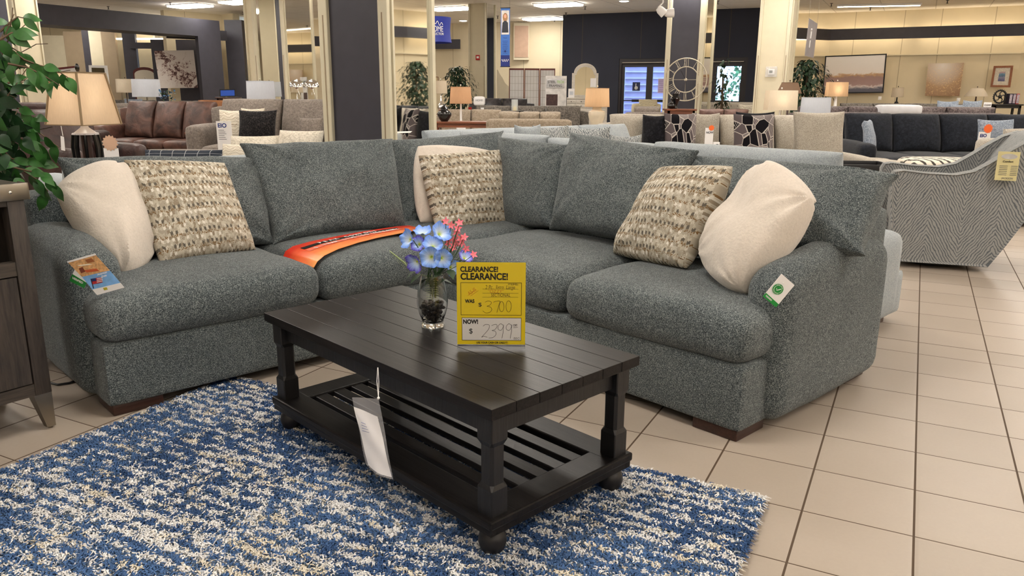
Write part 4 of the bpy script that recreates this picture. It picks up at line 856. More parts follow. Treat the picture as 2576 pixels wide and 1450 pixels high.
for k in range(5):
    a = k * 1.3; sm.tube([(-2.42 + .03 * math.cos(a), 3.3 + .03 * math.sin(a), .2), (-2.40 + .06 * math.cos(a), 3.27 + .06 * math.sin(a), .7), (-2.33 + .1 * math.cos(a + 1), 3.2 + .1 * math.sin(a + 1), 1.15), (-2.3 + .1 * math.cos(a + 2), 3.15, 1.32)], .010, 6)
for i in range(70):
    c = atY(rnd.gauss(-10, 40), rnd.uniform(80, 440), rnd.uniform(2.95, 3.4)); e = c + Vector((rnd.uniform(-.2, .2), rnd.uniform(-.1, .1), rnd.uniform(.02, .16))); sm.tube([e, (e + c) / 2 + Vector((.02, 0, .02)), c], .0018, 4)
sm.build('branches', m_bark, t, world=True)
M().lathe([(.10, 0), (.14, .2), (.15, .24), (.14, .24), (.12, .21)], 24).build('pot', plain((70, 52, 40), .6), t)
# ================================================================ generic builders
def sofa_b(name, label, x, y, rz, W, D, zt, mat, n=3, sh=.46, armw=.2, armh=.62, arms=(1, 1), backs=True, bT=.2, group=None, cat='sofa', r=.05, z0=.05, over=0.0, fr=None):
    t = thing(name, label, cat, (x, y, 0), rz, group); h = W / 2; aL = armw if arms[0] else 0; aR = armw if arms[1] else 0
    M().soft(-h + .01, h - .01, -D + .02, -.02, z0, sh - .16, .03, 0, 6).build('base_frame', mat, t)
    M().soft(-h + .02, h - .02, -.24, 0, z0 + .02, zt - (.1 if backs else 0), .06, .01, 6).build('back_frame', fr or mat, t)
    iw = W - aL - aR
    for i in range(n):
        a = -h + aL + iw * i / n; b = a + iw / n
        M().soft(a + .004, b - .004, -D, -.2, sh - .165, sh - .03, .055, .028, 8, .006, seed=i).build('seat_cushion', mat, t)
        if backs: M().cush([(a + .01, -.42, sh - .02), (b - .01, -.42, sh - .02), (b - .0, -.2 + over, zt), (a + .0, -.2 + over, zt)], bT, k=.02, seed=i + x, wr=.012, e=.28, n=14).build('back_cushion', mat, t)
    for s, w_ in ((-1, aL), (1, aR)):
        if w_:
            x0, x1 = (-h, -h + w_) if s < 0 else (h - w_, h); M().soft(x0, x1, -D + .04, -.02, z0, armh, r + .02, .02, 8, .005, seed=s).build('armrest', mat, t)
    for sx in (-1, 1):
        for yy in (-D + .08, -.1): M().box(sx * (h - .1) - .035, sx * (h - .1) + .035, yy - .035, yy + .035, 0, z0 + .005).build('foot', m_leg, t, smooth=False)
    return t
def lamp_b(label, px, Y, zb, zt, wb, wt, hs, mat, base='slim', bmat=None, on=0, sq=False, group=None, n=28, finial=True):
    t = thing('table_lamp', label, 'lamp', (xat(px, Y), Y, zb), 0, group); H = zt - zb; bmat = bmat or m_nickel
    m = M(); z1, z0 = H - .02, H - .02 - hs
    if sq:
        for z_, w_, zz, w2 in ((z0, wb, z1, wt),):
            vs = [(sx * w_ / 2, sy * w_ / 2 * sq, z_) for sx, sy in ((-1, -1), (1, -1), (1, 1), (-1, 1))] + [(sx * w2 / 2, sy * w2 / 2 * sq, zz) for sx, sy in ((-1, -1), (1, -1), (1, 1), (-1, 1))]
            m.add(vs, [(0, 1, 5, 4), (1, 2, 6, 5), (2, 3, 7, 6), (3, 0, 4, 7)])
    else: m.shell([(wb / 2, z0), (wb / 2 * .5 + wt / 2 * .5, (z0 + z1) / 2), (wt / 2, z1)], n)
    m.build('lamp_shade', mat, t)
    if not sq: M().tube([(wb / 2 * math.cos(a / 20 * 2 * PI), wb / 2 * math.sin(a / 20 * 2 * PI), z0) for a in range(20)], .004, 5, closed=True).tube([(wt / 2 * math.cos(a / 20 * 2 * PI), wt / 2 * math.sin(a / 20 * 2 * PI), z1) for a in range(20)], .004, 5, closed=True).build('shade_rim', mat, t)
    hb = z0 + .03
    if base == 'slim': pr = [(.07, 0), (.075, .012), (.02, .03), (.014, .06), (.014, hb)]
    elif base == 'urn': pr = [(.05, 0), (.075, .01), (.08, .02), (.062, .05), (.085, .10), (.125, .20), (.14, .26), (.13, .31), (.075, .335), (.07, .37), (.085, .385), (.03, .40), (.02, hb)]
    elif base == 'ball': pr = [(.06, 0), (.065, .02), (.03, .035), (.06, .07), (.075, .13), (.05, .2), (.02, .24), (.012, hb)]
    elif base == 'block': pr = [(.08, 0), (.08, .10), (.06, .11), (.02, .13), (.014, hb)]
    M().lathe(pr, 24).build('lamp_base', bmat, t); M().tube([(0, 0, hb), (0, 0, H)], .006, 6).build('harp', m_nickel, t)
    if finial: M().ball((0, 0, H + .012), .012, 6).build('finial', bmat, t)
    if on:
        ld = bpy.data.lights.new('bulb', 'POINT'); ld.energy = on * .14; ld.color = (1, .82, .6); ld.shadow_soft_size = .03; lo = bpy.data.objects.new('bulb', ld); COL.objects.link(lo); lo.parent = t; lo.location = (0, 0, (z0 + z1) / 2)
    return t
def table_b(name, label, x, y, W, D, h, mat, rz=0, th=.03, cat='table', leg=.04):
    t = thing(name, label, cat, (x, y, 0), rz); M().box(-W / 2, W / 2, -D / 2, D / 2, h - th, h, c=.004).build('tabletop', mat, t)
    M().box(-W / 2 + .03, W / 2 - .03, -D / 2 + .03, D / 2 - .03, h - th - .06, h - th).build('apron', mat, t, smooth=False)
    for sx in (-1, 1):
        for sy in (-1, 1): M().box(sx * (W / 2 - .05) - leg / 2, sx * (W / 2 - .05) + leg / 2, sy * (D / 2 - .05) - leg / 2, sy * (D / 2 - .05) + leg / 2, 0, h - th).build('leg', mat, t, smooth=False)
    return t
def bpil(name, label, px, py0, py1, Y, wpx, T, mat, seed, rz=0.0, group=None, k=.07, lean=.08, skew=0, seat=None):
    a = atY(px - wpx / 2, py1, Y); b = atY(px + wpx / 2, py1, Y); c = atY(px + wpx / 2 + skew, py0, Y + lean); d = atY(px - wpx / 2 + skew, py0, Y + lean)
    if seat: a.z = b.z = seat
    dy = math.tan(rz) * wpx / 2 / FPX * Y; b.y += dy; c.y += dy; a.y -= dy; d.y -= dy
    return throw(name, label, [a, b, c, d], T, mat, seed, k=k, group=group, n=18, wr=.012)
def ficus(label, px, Y, ztop, rad, n, seed, x=None):
    t = thing('potted_ficus', label, 'plant', (xat(px, Y) if x is None else x, Y, 0)); r_ = random.Random(seed); m = M(); b = M(); z0 = ztop * .42
    for i in range(n):
        zz = r_.random(); a = r_.random() * 2 * PI; rr = rad * (math.sin(PI * (.12 + .8 * zz)) ** .8) * r_.random() ** .5 * (1 + .3 * math.sin(3 * a + seed)); c = Vector((rr * math.cos(a), rr * math.sin(a), z0 + zz * (ztop - z0)))
        leafs(m, c, Vector((math.cos(a) * .7, math.sin(a) * .7, r_.uniform(-1.2, .3))), r_.uniform(.09, .12), r_.uniform(.05, .065))
    for i in range(14): a = r_.random() * 2 * PI; z1 = z0 + r_.random() * (ztop - z0) * .9; b.tube([(0, 0, z1 * .6), (.1 * math.cos(a), .1 * math.sin(a), z1 * .85), (rad * .7 * math.cos(a), rad * .7 * math.sin(a), z1)], .005, 4)
    b.tube([(0, 0, .25), (.03, .01, ztop * .4), (0, 0, ztop * .85)], .02, 7); m.build('foliage', m_leaf2, t); b.build('trunk', m_bark, t)
    M().lathe([(.13, 0), (.18, .28), (.19, .3), (.17, .3), (.15, .26)], 20).build('pot', plain((60, 46, 38), .6), t); return t
def pic(name, label, pts, Y, mat, frame=None, cat='picture', th=.04, border=0, inner=None, dY=None):
    c = [atY(px, py, Y if dY is None else dY[i]) for i, (px, py) in enumerate(pts)]; o = sum(c, Vector()) / 4; t = thing(name, label, cat, o)
    N = (c[1] - c[0]).cross(c[3] - c[0]).normalized()
    def sl(q, d0, d1, mt, nm):
        m = M(); m.add([p + N * d0 for p in q] + [p + N * d1 for p in q], [(3, 2, 1, 0), (4, 5, 6, 7), (0, 1, 5, 4), (1, 2, 6, 5), (2, 3, 7, 6), (3, 0, 4, 7)]); m.uv = {i + 4 * j: ((0, 0), (1, 0), (1, 1), (0, 1))[i] for i in range(4) for j in (0, 1)}; return m.build(nm, mt, t, smooth=False, world=True)
    if frame is None: sl(c, -th, 0, mat, 'canvas'); return t
    def shrink(q, f): 
        o_ = sum(q, Vector()) / 4; L = (q[1] - q[0]).length; Hh = (q[3] - q[0]).length; ex, ey = (q[1] - q[0]).normalized(), (q[3] - q[0]).normalized(); return [q[0] + ex * f + ey * f, q[1] - ex * f + ey * f, q[2] - ex * f - ey * f, q[3] + ex * f - ey * f]
    i1 = shrink(c, border)
    m = M()
    for a in range(4): b = (a + 1) % 4; m.add([p + N * d for d in (-th, .006) for p in (c[a], c[b], i1[b], i1[a])], [(3, 2, 1, 0), (4, 5, 6, 7), (0, 1, 5, 4), (1, 2, 6, 5), (2, 3, 7, 6), (3, 0, 4, 7)])
    m.build('frame', frame, t, smooth=False, world=True)
    if inner: sl(i1, -th * .8, -.008, inner, 'mat_board'); i1 = shrink(i1, border * 1.9)
    sl(i1, -th * .7, -.004, mat, 'artwork'); return t
# fabrics
m_lgrey = heather('light_grey_chenille', (134, 141, 146), (150, 157, 161), (168, 174, 177), 170, bump=.25)
m_beige = heather('beige_linen', (140, 133, 122), (164, 156, 144), (188, 181, 169), 130, bump=.3); m_taupef = heather('taupe_velour', (104, 96, 90), (120, 111, 104), (136, 127, 119), 40, bump=.2)
m_taupe2 = heather('warm_taupe_microfibre', (122, 110, 94), (138, 125, 109), (152, 140, 124), 30, bump=.2); m_greybr = heather('grey_brown_fabric', (62, 58, 54), (88, 82, 76), (112, 106, 98), 40, bump=.2); m_dkgrey = heather('dark_charcoal_velour', (24, 26, 32), (30, 33, 40), (38, 41, 49), 30, bump=.15)
m_brleath = leather('brown_leather', (52, 34, 28), (98, 68, 58)); m_brleath2 = leather('dark_brown_leather', (36, 22, 20), (66, 42, 38)); m_dkleath = leather('charcoal_leather', (34, 32, 34), (76, 72, 74), .35); m_tan = leather('tan_leather', (120, 76, 46), (168, 114, 74)); m_rose = leather('rose_brown_leather', (96, 72, 66), (136, 108, 100))
m_bluegp = heather('blue_grey_cotton', (108, 118, 132), (132, 142, 156), (160, 168, 180), 60, bump=.15); m_blk = heather('black_velvet', (10, 10, 14), (18, 18, 23), (34, 34, 40), 40, bump=.1); m_crm = heather('cream_cotton', (180, 172, 156), (204, 196, 180), (222, 214, 200), 60, bump=.2)
def scroll_mat(name, bg, fg, fg2, sc=3.0):
    t = NT(name); uv = t.coord('UV', (sc, sc, 1)); w_ = t.n('TexWave', wave_type='RINGS'); t.setin(w_, 'Vector', uv); t.setin(w_, 'Scale', 1.1); t.setin(w_, 'Distortion', 9.0); t.setin(w_, 'Detail', 1.5); t.setin(w_, 'Detail Scale', 1.2)
    c = t.ramp(w_.outputs[1], [(.0, lin(bg)), (.58, lin(bg)), (.62, lin(fg2)), (.8, lin(fg)), (.86, lin(bg))]); return t.out(c, .9, spec=.1)
m_scroll = scroll_mat('scroll_print', (214, 206, 190), (88, 72, 52), (138, 116, 84)); m_floral = scroll_mat('floral_print', (214, 204, 176), (92, 80, 66), (150, 128, 88), 4.5); m_tanfl = scroll_mat('tan_floral_print', (178, 140, 92), (60, 48, 34), (110, 84, 50), 3)
def geo_mat():
    t = NT('geometric_print'); uv = t.coord('UV', (1, 1, 1)); vo = t.n('TexVoronoi', feature='DISTANCE_TO_EDGE'); t.setin(vo, 'Vector', uv); t.setin(vo, 'Scale', 4.6); v2 = t.n('TexVoronoi'); t.setin(v2, 'Vector', uv); t.setin(v2, 'Scale', 4.6)
    r_, g_, b_ = t.sep(v2.outputs['Color']); x, y, z = t.sep(uv); st = t.math('LESS_THAN', t.math('FRACT', t.math('MULTIPLY', t.math('ADD', x, t.math('MULTIPLY', y, .4)), 26)), .28)
    base = t.ramp(r_, [(0, lin((22, 20, 24))), (.36, lin((92, 84, 86))), (.75, lin((118, 110, 110)))], 'CONSTANT'); base = t.mix(t.math('MULTIPLY', st, t.math('GREATER_THAN', g_, .72)), base, lin((170, 162, 158)))
    return t.out(t.mix(t.math('LESS_THAN', vo.outputs[0], .028), base, lin((186, 178, 172))), .9, spec=.1)
m_geo = geo_mat()
def chev_mat(name, bg, fg, kind='UV', f=9.0, z=16.0, amp=1.0, thr=.5):
    t = NT(name); v = t.coord(kind); n = t.n('TexNoise'); t.setin(n, 'Vector', v); t.setin(n, 'Scale', 22.0 if kind == 'UV' else 13.0); n.inputs['Detail'].default_value = 3
    x, y, zz = t.sep(v); yy = y if kind == 'UV' else zz; xx = x if kind == 'UV' else t.math('ADD', x, y)
    tri = t.math('ABSOLUTE', t.math('SUBTRACT', t.math('FRACT', t.math('MULTIPLY', xx, f)), .5))
    s = t.math('ADD', t.math('MULTIPLY', yy, z), t.math('ADD', t.math('MULTIPLY', tri, amp), t.math('MULTIPLY', n.outputs[0], 2.2 if kind == 'UV' else 2.4)))
    w_ = t.math('FRACT', s)
    if kind != 'UV': w_ = t.math('ADD', t.math('MULTIPLY', w_, .62), t.math('MULTIPLY', t.noise(t.coord('Object', (1, 1, .35)), 46, 3, .65), .45))
    return t.out(t.ramp(w_, [(.0, lin(bg)), (thr - .1, lin(bg)), (thr, lin(fg)), (.9, lin(fg)), (1, lin(bg))]), .9, spec=.12)
m_chev = chev_mat('zigzag_print', (176, 178, 176), (96, 102, 106), 'UV', 2.0, 16, 14.0); m_chair = chev_mat('chevron_chair_fabric', (96, 100, 104), (148, 148, 146), 'Object', 2.3, 31, 22.0, .5)
m_zebra = chev_mat('ikat_zebra_print', (216, 208, 194), (70, 66, 62), 'Object', 8.0, 1.2, .2, .62)
def zebra():
    t = NT('ikat_zebra_print'); v = t.coord(); x, y, z = t.sep(v); n = t.noise(v, 12, 3); s = t.math('ADD', t.math('MULTIPLY', t.math('ADD', x, t.math('MULTIPLY', y, .3)), 11), t.math('ADD', t.math('MULTIPLY', t.math('SINE', t.math('MULTIPLY', z, 34)), .28), t.math('MULTIPLY', n, .8)))
    return t.out(t.ramp(t.math('FRACT', s), [(0, lin((220, 212, 198))), (.55, lin((220, 212, 198))), (.62, lin((72, 68, 64))), (.9, lin((72, 68, 64))), (.97, lin((220, 212, 198)))]), .9, spec=.1)
m_zebra = zebra()
def check_mat():
    t = NT('windowpane_check'); uv = t.coord('UV'); x, y, z = t.sep(uv)
    d = t.math('MINIMUM', *[t.math('ABSOLUTE', t.math('SUBTRACT', t.math('FRACT', t.math('MULTIPLY', a, 6.3)), .5)) for a in (x, y)]); return t.out(t.mix(t.math('LESS_THAN', d, .022), lin((52, 57, 66)), lin((168, 170, 172))), .95, spec=.1)
m_check = check_mat()
m_sh_cream = shade_mat('cream_lamp_shade', (224, 212, 192)); m_sh_white = shade_mat('white_lamp_shade', (214, 218, 226)); m_sh_tan = shade_mat('pleated_tan_shade', (216, 186, 152), fine=60); m_sh_grey = shade_mat('taupe_lamp_shade', (150, 124, 104)); m_sh_brown = shade_mat('wrapped_brown_shade', (204, 166, 132), fine=80)
# ================================================================ left background
t = table_b('side_table', 'dark side table behind the sofa carrying the tall beige lamp', -2.72, 5.0, .5, .5, .62, m_leg)
# table lamp with square flared shade, vertical trim strips and a ribbed black base
lx = xat(202, 4.95); t = thing('table_lamp', 'large lamp with flared square beige shade and black ribbed base, behind the left armrest', 'lamp', (lx, 4.95, .62), R(-20))
def sqshade(w0, w1, za, zb_): return [(sx * w0, sy * w0, za) for sx, sy in ((-1, -1), (1, -1), (1, 1), (-1, 1))] + [(sx * w1, sy * w1, zb_) for sx, sy in ((-1, -1), (1, -1), (1, 1), (-1, 1))]
z0_, z1_ = .405, .715
M().add(sqshade(.146, .102, z0_, z1_), [(0, 1, 5, 4), (1, 2, 6, 5), (2, 3, 7, 6), (3, 0, 4, 7)]).build('lamp_shade', shade_mat('beige_silk_shade', (232, 210, 182)), t, smooth=False)
m = M(); V_ = sqshade(.148, .104, z0_, z1_); 
for i in range(4): m.tube([V_[i], V_[i + 4]], .007, 4).tube([V_[i], V_[(i + 1) % 4]], .004, 4).tube([V_[i + 4], V_[4 + (i + 1) % 4]], .005, 4)
m.build('shade_trim', plain((140, 118, 88), .6), t)
M().lathe([(.001, .355), (.075, .352), (.078, .342), (.05, .365), (.025, .385), (.018, .40), (.012, .5)], 24).build('lamp_collar', plain((206, 206, 214), .3, spec=.6), t); M().tube([(0, 0, .5), (0, 0, .735)], .005, 6).ball((0, 0, .745), (.013, .013, .026), 8).build('finial', m_gloss, t)
M().lathe([(.06, 0), (.065, .012), (.035, .03), (.05, .05)], 20).build('lamp_foot', m_gloss, t)
for i in range(8):
    a = i * PI / 4; P = [(.045, .03), (.062, .10), (.078, .2), (.08, .27), (.068, .345)]; m = M(); m.tube([(r_ * math.cos(a), r_ * math.sin(a), z_) for r_, z_ in P], .010, 6); m.build('base_rib', m_gloss, t)
M().tube([(0, 0, .03), (0, 0, .35)], .03, 10).build('inner_stem', m_leg, t)
M().tube([(-.02, -.15, .40), (-.015, -.15, .34)], .002, 4).add([(-.035, -.15, .34), (-.005, -.152, .335), (-.01, -.152, .25), (-.045, -.15, .255)], [(0, 1, 2, 3), (3, 2, 1, 0)]).build('price_tag', m_paper, t, smooth=False)
ld = bpy.data.lights.new('bulb', 'POINT'); ld.energy = .75; ld.color = (1, .88, .7); ld.shadow_soft_size = .03; lo = bpy.data.objects.new('bulb', ld); COL.objects.link(lo); lo.parent = t; lo.location = (0, 0, .55)
t = thing('price_card', 'white price card with a pale starburst beside the ribbed lamp base', 'sign', (xat(262, 4.8), 4.8, .62)); M().box(-.045, .045, 0, .003, 0, .27).build('card', m_paper, t, smooth=False)
m = M(); vs = [(0, -.002, .30)] + [((.05 if i % 2 else .04) * math.cos(i * PI / 14), -.002, .30 + (.05 if i % 2 else .04) * math.sin(i * PI / 14)) for i in range(28)]; m.add(vs + [(a, b + .002, c) for a, b, c in vs], [(0, i + 1, (i + 1) % 28 + 1) for i in range(28)] + [(29, 29 + (i + 1) % 28 + 1, 29 + i + 1) for i in range(28)]); m.build('starburst', plain((212, 176, 150), .6), t, smooth=False)
# light grey sofa behind the left half of the sectional, its back turned to us
sofa_b('sofa', 'low light grey sofa behind the left half of the sectional, back turned', -3.2 + .731 * 1.25 + .25, 5.3 + .682 * 1.25 - .15, R(43 + 180), 2.5, .95, .74, m_lgrey, 3, backs=False, arms=(1, 1), armh=.62)
# recliner and brown sofas
sofa_b('recliner', 'dark brown leather recliner seen from the side behind the big lamp', -4.9, 8.2, R(70), 1.0, .98, 1.04, m_brleath2, 1, armh=.68, over=.05)
sofa_b('recliner', 'brown leather rocking recliner behind the ficus branches, back turned', xat(95, 11.5), 11.5, R(190), 1.3, .95, 1.05, m_brleath2, 1)
sofa_b('reclining_sofa', 'brown leather reclining sofa with three padded backs, left of the price card', xat(432, 13.6), 13.9, R(-12), 2.15, 1.0, 1.05, m_brleath, 3, armh=.66, armw=.24, bT=.3)
sofa_b('reclining_sofa', 'long rose-brown leather sofa back behind the ficus leaves', xat(40, 15), 15, R(178), 2.6, .95, 1.0, m_rose, 3)
sofa_b('sofa', 'grey-brown sofa behind the three-seat brown leather sofa', xat(388, 17.2), 17.2, R(180), 2.4, .95, .96, m_taupef, 3); sofa_b('sofa', 'charcoal sofa farther back, left of the blue flowers', xat(325, 20.3), 20.3, R(0), 1.9, .95, 1.0, m_greybr, 2)
sofa_b('sofa', 'pale grey sofa with loose cushions at the far left column', xat(70, 17.5), 17.8, 0, 2.2, .95, 1.0, m_bluegp, 3); sofa_b('sofa', 'grey-brown sofa behind the blue flower pot', xat(492, 19.4), 19.4, 0, 1.0, .95, 1.0, m_greybr, 2)
t = sofa_b('loveseat', 'tan leather loveseat with carved-look floral pillow, far left centre', xat(585, 16.6), 16.6, R(8), 1.7, .95, 1.05, m_tan, 2); bpil('throw_pillow', 'yellow floral pillow on the tan leather loveseat', 578, 248, 280, 15.8, 34, .12, m_tanfl, 31, seat=0.45)
bpil('throw_pillow', 'small blue-grey pillow on the charcoal sofa', 335, 248, 266, 19.7, 46, .12, m_bluegp, 32, seat=0.45)
sofa_b('sectional_sofa', 'taupe velour sectional with patterned pillows, left of the charcoal pillar', xat(690, 10.6), 11.3, R(-6), 2.2, 1.0, 1.12, m_taupef, 2, armw=.22, armh=.78, bT=.3, sh=.55)
sofa_b('chaise_lounge', 'taupe chaise section in front of the price card', xat(480, 10.1), 10.15, R(0), 1.3, 1.15, .5, m_taupef, 1, sh=.52, backs=False, arms=(0, 0))
Gp = 'pillows on the taupe sectional'
bpil('throw_pillow', 'cream and brown scroll-print pillow half behind the black pillow', 590, 276, 352, 10.55, 78, .16, m_scroll, 33, group=Gp, seat=0.54); bpil('throw_pillow', 'textured black pillow on the taupe sectional', 645, 277, 356, 10.42, 96, .18, heather('black_basket_weave', (12, 11, 13), (26, 24, 26), (60, 56, 56), 60, bump=.6), 34, group=Gp, skew=4, seat=0.54)
bpil('throw_pillow', 'rumpled taupe pillow at the right end of the taupe sectional', 782, 296, 345, 10.5, 60, .18, m_taupef, 35, group=Gp, seat=0.54); bpil('throw_pillow', 'scroll-print pillow corner peeking behind the black pillow', 636, 272, 330, 10.75, 60, .1, m_scroll, 40, group=Gp, seat=0.54)
table_b('end_table', 'dark end table between the brown recliner and the taupe sectional', xat(512, 12.3), 12.3, .5, .5, .62, m_brownwood)
t = thing('price_card', 'tall white price card standing on the taupe chaise', 'sign', (xat(556, 9.7), 9.7, .50)); zc = atY(556, 305, 9.7).z - .5; M().box(-.093, .093, 0, .004, 0, zc).build('card', m_paper, t, smooth=False)
text('EIO', .07, plain((40, 60, 130), .5), t, frame_mtx((-.075, -.003, zc - .075), (1, 0, 0), (0, 0, 1)), bold=.002)
for i in range(6): M().box(-.07, .0 + .012 * (i % 3), -.003, 0, zc - .11 - i * .022, zc - .105 - i * .022).build('printed_line', m_print, t, smooth=False)
M().box(-.1, .1, -.05, .05, 0, .006).build('stand', m_acr, t, smooth=False)
Gq = 'pillows on the low light grey sofa'
bpil('throw_pillow', 'navy windowpane-check pillow behind the left back cushions', 462, 377, 470, 6.0, 196, .15, m_check, 36, group=Gq, k=.05); bpil('throw_pillow', 'cream pillow leaning behind the middle back cushion, left one of two', 640, 340, 430, 7.0, 130, .2, m_crm, 37, rz=.5, group=Gq, skew=18); bpil('throw_pillow', 'cream pillow against the pillar edge, right one of two', 745, 328, 420, 7.0, 120, .2, m_crm, 38, rz=-.3, group=Gq, skew=14)
bpil('throw_pillow', 'scroll-print pillow low behind the sofa beside the cream pillow', 595, 362, 440, 6.6, 70, .16, m_scroll, 39, group=Gq)
lamp_b('lamp with cream drum shade at the left, behind a white lamp', 318, 18.6, .62, atY(318, 197, 18.6).z, .42, .40, .30, m_sh_cream, 'ball', m_leg, 2); lamp_b('lamp with plain white drum shade beside the abstract painting', 369, 14.8, .62, atY(369, 197, 14.8).z, .50, .48, .31, m_sh_white, 'block', m_nickel); lamp_b('lamp with plastic-wrapped white shade left of the mirrored column', 656, 12.4, .60, atY(656, 201, 12.4).z, .43, .41, .29, m_sh_white, 'slim', m_frame)
table_b('side_table', 'side table under the cream drum lamp', xat(318, 18.6), 18.6, .5, .5, .62, m_leg); table_b('side_table', 'side table under the plain white lamp', xat(369, 14.8), 14.8, .5, .5, .62, m_leg); table_b('side_table', 'side table under the plastic-wrapped lamp', xat(656, 12.4), 12.4, .5, .5, .60, m_leg)
t = thing('flower_arrangement', 'pot of blue artificial flowers left of the abstract painting', 'flowers', (xat(420, 14.5), 14.5, .95)); m = M(); m2 = M(); rnd = random.Random(3)
for i in range(80):
    a = rnd.random() * 6.28; rr = .15 * rnd.random() ** .5; c = Vector((rr * math.cos(a), rr * math.sin(a), .08 + rnd.random() * .2)); leafs(m if i % 2 else m2, c, Vector((rnd.uniform(-1, 1), rnd.uniform(-1, 1), rnd.uniform(-.3, 1))), .05, .035)
m.build('blossoms', plain((84, 124, 162), .6, var=.2), t); m2.build('leaves', m_leafd, t); M().lathe([(.05, 0), (.07, .1)], 14).build('pot', m_black, t)
table_b('sofa_table', 'narrow dark sofa table carrying the blue flower pot', xat(420, 14.5), 14.5, .7, .3, .95, m_leg)
def abstract():
    t = NT('abstract_brown_painting'); uv = t.coord('UV'); n = t.noise(uv, 3.2, 6, .62, 1.6); n2 = t.noise(uv, 9, 5, .6, 2.0); x, y, z = t.sep(uv); dm = t.math('ABSOLUTE', t.math('ADD', t.math('SUBTRACT', x, .5), t.math('MULTIPLY', t.math('SUBTRACT', y, .5), .9))); f = t.math('ADD', t.math('ADD', n, t.math('MULTIPLY', t.math('SUBTRACT', n2, .5), .55)), t.math('MULTIPLY', dm, .28)); return t.out(t.ramp(f, [(.42, lin((84, 56, 54))), (.48, lin((140, 106, 100))), (.52, lin((212, 196, 186))), (.6, lin((228, 218, 210)))]), .7)
pic('wall_canvas', 'abstract white canvas with brown ink-like swirls on the charcoal gallery wall', [(402, 222), (498, 221), (487, 126), (388, 128)], 22.6, abstract(), None, 'painting', dY=[22.4, 22.9, 22.9, 22.4])
pic('floor_mirror', 'white framed leaning mirror in the gallery at the left', [(229, 236), (277, 235), (268, 165), (223, 164)], 20.0, m_mirror, m_white, 'mirror', border=.06)
t = pic('folding_screen', 'small dark red framed screen panels far left', [(140, 362), (222, 362), (196, 165), (130, 172)], 20.5, plain((214, 210, 206), .8), plain((94, 22, 20), .5), 'screen', border=.05)
t = thing('headboard', 'arched dark wood headboard with patterned fabric in the gallery', 'headboard', (xat(370, 24.0), 24.0, 0)); pts = [(-.3 * 1, 0), (.34, 0)] + [(.34 * math.cos(a / 10 * PI), 1.75 + .16 * math.sin(a / 10 * PI)) for a in range(11)]; M().prism([(.34, 0)] + pts[2:] + [(-.34, 0)], -.04, 0, 'y').build('arch_frame', plain((84, 26, 20), .4), t, smooth=False); M().prism([(.29, 0)] + [(.29 * math.cos(a / 10 * PI), 1.7 + .13 * math.sin(a / 10 * PI)) for a in range(11)] + [(-.29, 0)], -.06, -.04, 'y').build('padded_panel', m_scroll, t, smooth=False)
pic('television', 'small screen showing a blue picture in front of the lit wall', [(553, 244), (593, 243), (592, 224), (552, 225)], 17.8, emis('blue_screen', (24, 62, 140), .7), m_black, 'television', border=.02)
table_b('media_stand', 'low stand under the small blue television', xat(572, 17.9), 17.95, .5, .3, 1.1, m_leg)
t = thing('wall_art', 'tall narrow brown wood wall piece beside the cream pillar', 'decoration', (xat(646, 23.0), 23.1, 0)); M().box(-.05, .05, 0, .05, 1.1, 1.95, c=.01).build('wood_panel', m_brownwood, t)
# dome lamps in the mirror gap and their table
table_b('console_table', 'red-brown console table under the chrome dome lamps', xat(772, 12.6), 12.6, .75, .35, 1.03, m_brownwood)
for i, (px, lab) in enumerate(((745, 'left chrome dome lamp beside the mirrored column'), (781, 'right chrome dome lamp beside the charcoal pillar'))):
    t = thing('dome_lamp', lab, 'lamp', (xat(px + 2, 12.6), 12.6 + i * .05, 1.03), 0, 'chrome dome lamps'); M().lathe([(.115, .27), (.113, .30), (.095, .345), (.06, .375), (.02, .39), (.001, .39)], 28).build('dome_shade', m_chrome, t); M().tube([(.03, 0, 0), (.05, 0, .12), (.02, 0, .22), (0, 0, .38)], .006, 8).lathe([(.055, 0), (.055, .012), (.01, .02)], 20, c=(.03, 0)).build('stem', m_chrome, t); M().ball((0, 0, .27), .03, 8).build('bulb_globe', m_chrome, t)
# ================================================================ centre background
t = thing('hanging_sign', 'round blue hanging HOME COLLECTION sign beside the mirror frame', 'sign', atY(1092, 76, 12.0)); rr = .252
M().shell([(rr * 1.02, -.175), (rr * .96, -.09), (rr * .94, 0), (rr * .96, .09), (rr * 1.0, .175)], 40).build('drum_shade', plain((26, 44, 138), .5), t)
M().tube([(0, 0, .16), (0, 0, HC - t.location.z)], .003, 4).tube([(-rr, 0, .17), (0, 0, .16), (rr, 0, .17)], .003, 4).build('hanging_wire', m_nickel, t)
def onarc(s, z, h_, width):
    o = text(s, 1.0, m_white, t, Matrix.Identity(4), ext=.02, bold=.0); vs = o.data.vertices; x0 = min(v.co.x for v in vs); x1 = max(v.co.x for v in vs); y1 = max(v.co.y for v in vs)
    for v in vs:
        a = .25 + ((v.co.x - x0) / (x1 - x0) - .5) * width; r_ = rr * .975 + (.002 if v.co.z > 0 else -.002); v.co = (r_ * math.sin(a), -r_ * math.cos(a), z + v.co.y / y1 * h_)
onarc('HOME', -.035, .078, .80); onarc('COLLECTION', -.082, .034, .84)
M().tube([(rr * .985 * math.sin(a), -rr * .985 * math.cos(a), .08 + .022 * math.sin(a * 26) + .012 * math.sin(a * 9)) for a in [(-.15 + i * .0098) for i in range(81)]], .004, 4).build('script_lettering', m_white, t)
t = thing('hanging_banner', 'narrow blue vertical banner with a portrait photo, hung beside the cream pillar', 'banner', atY(1271, 94, 17.5)); za = atY(1271, 20, 17.5).z - t.location.z; zb = atY(1271, 168, 17.5).z - t.location.z
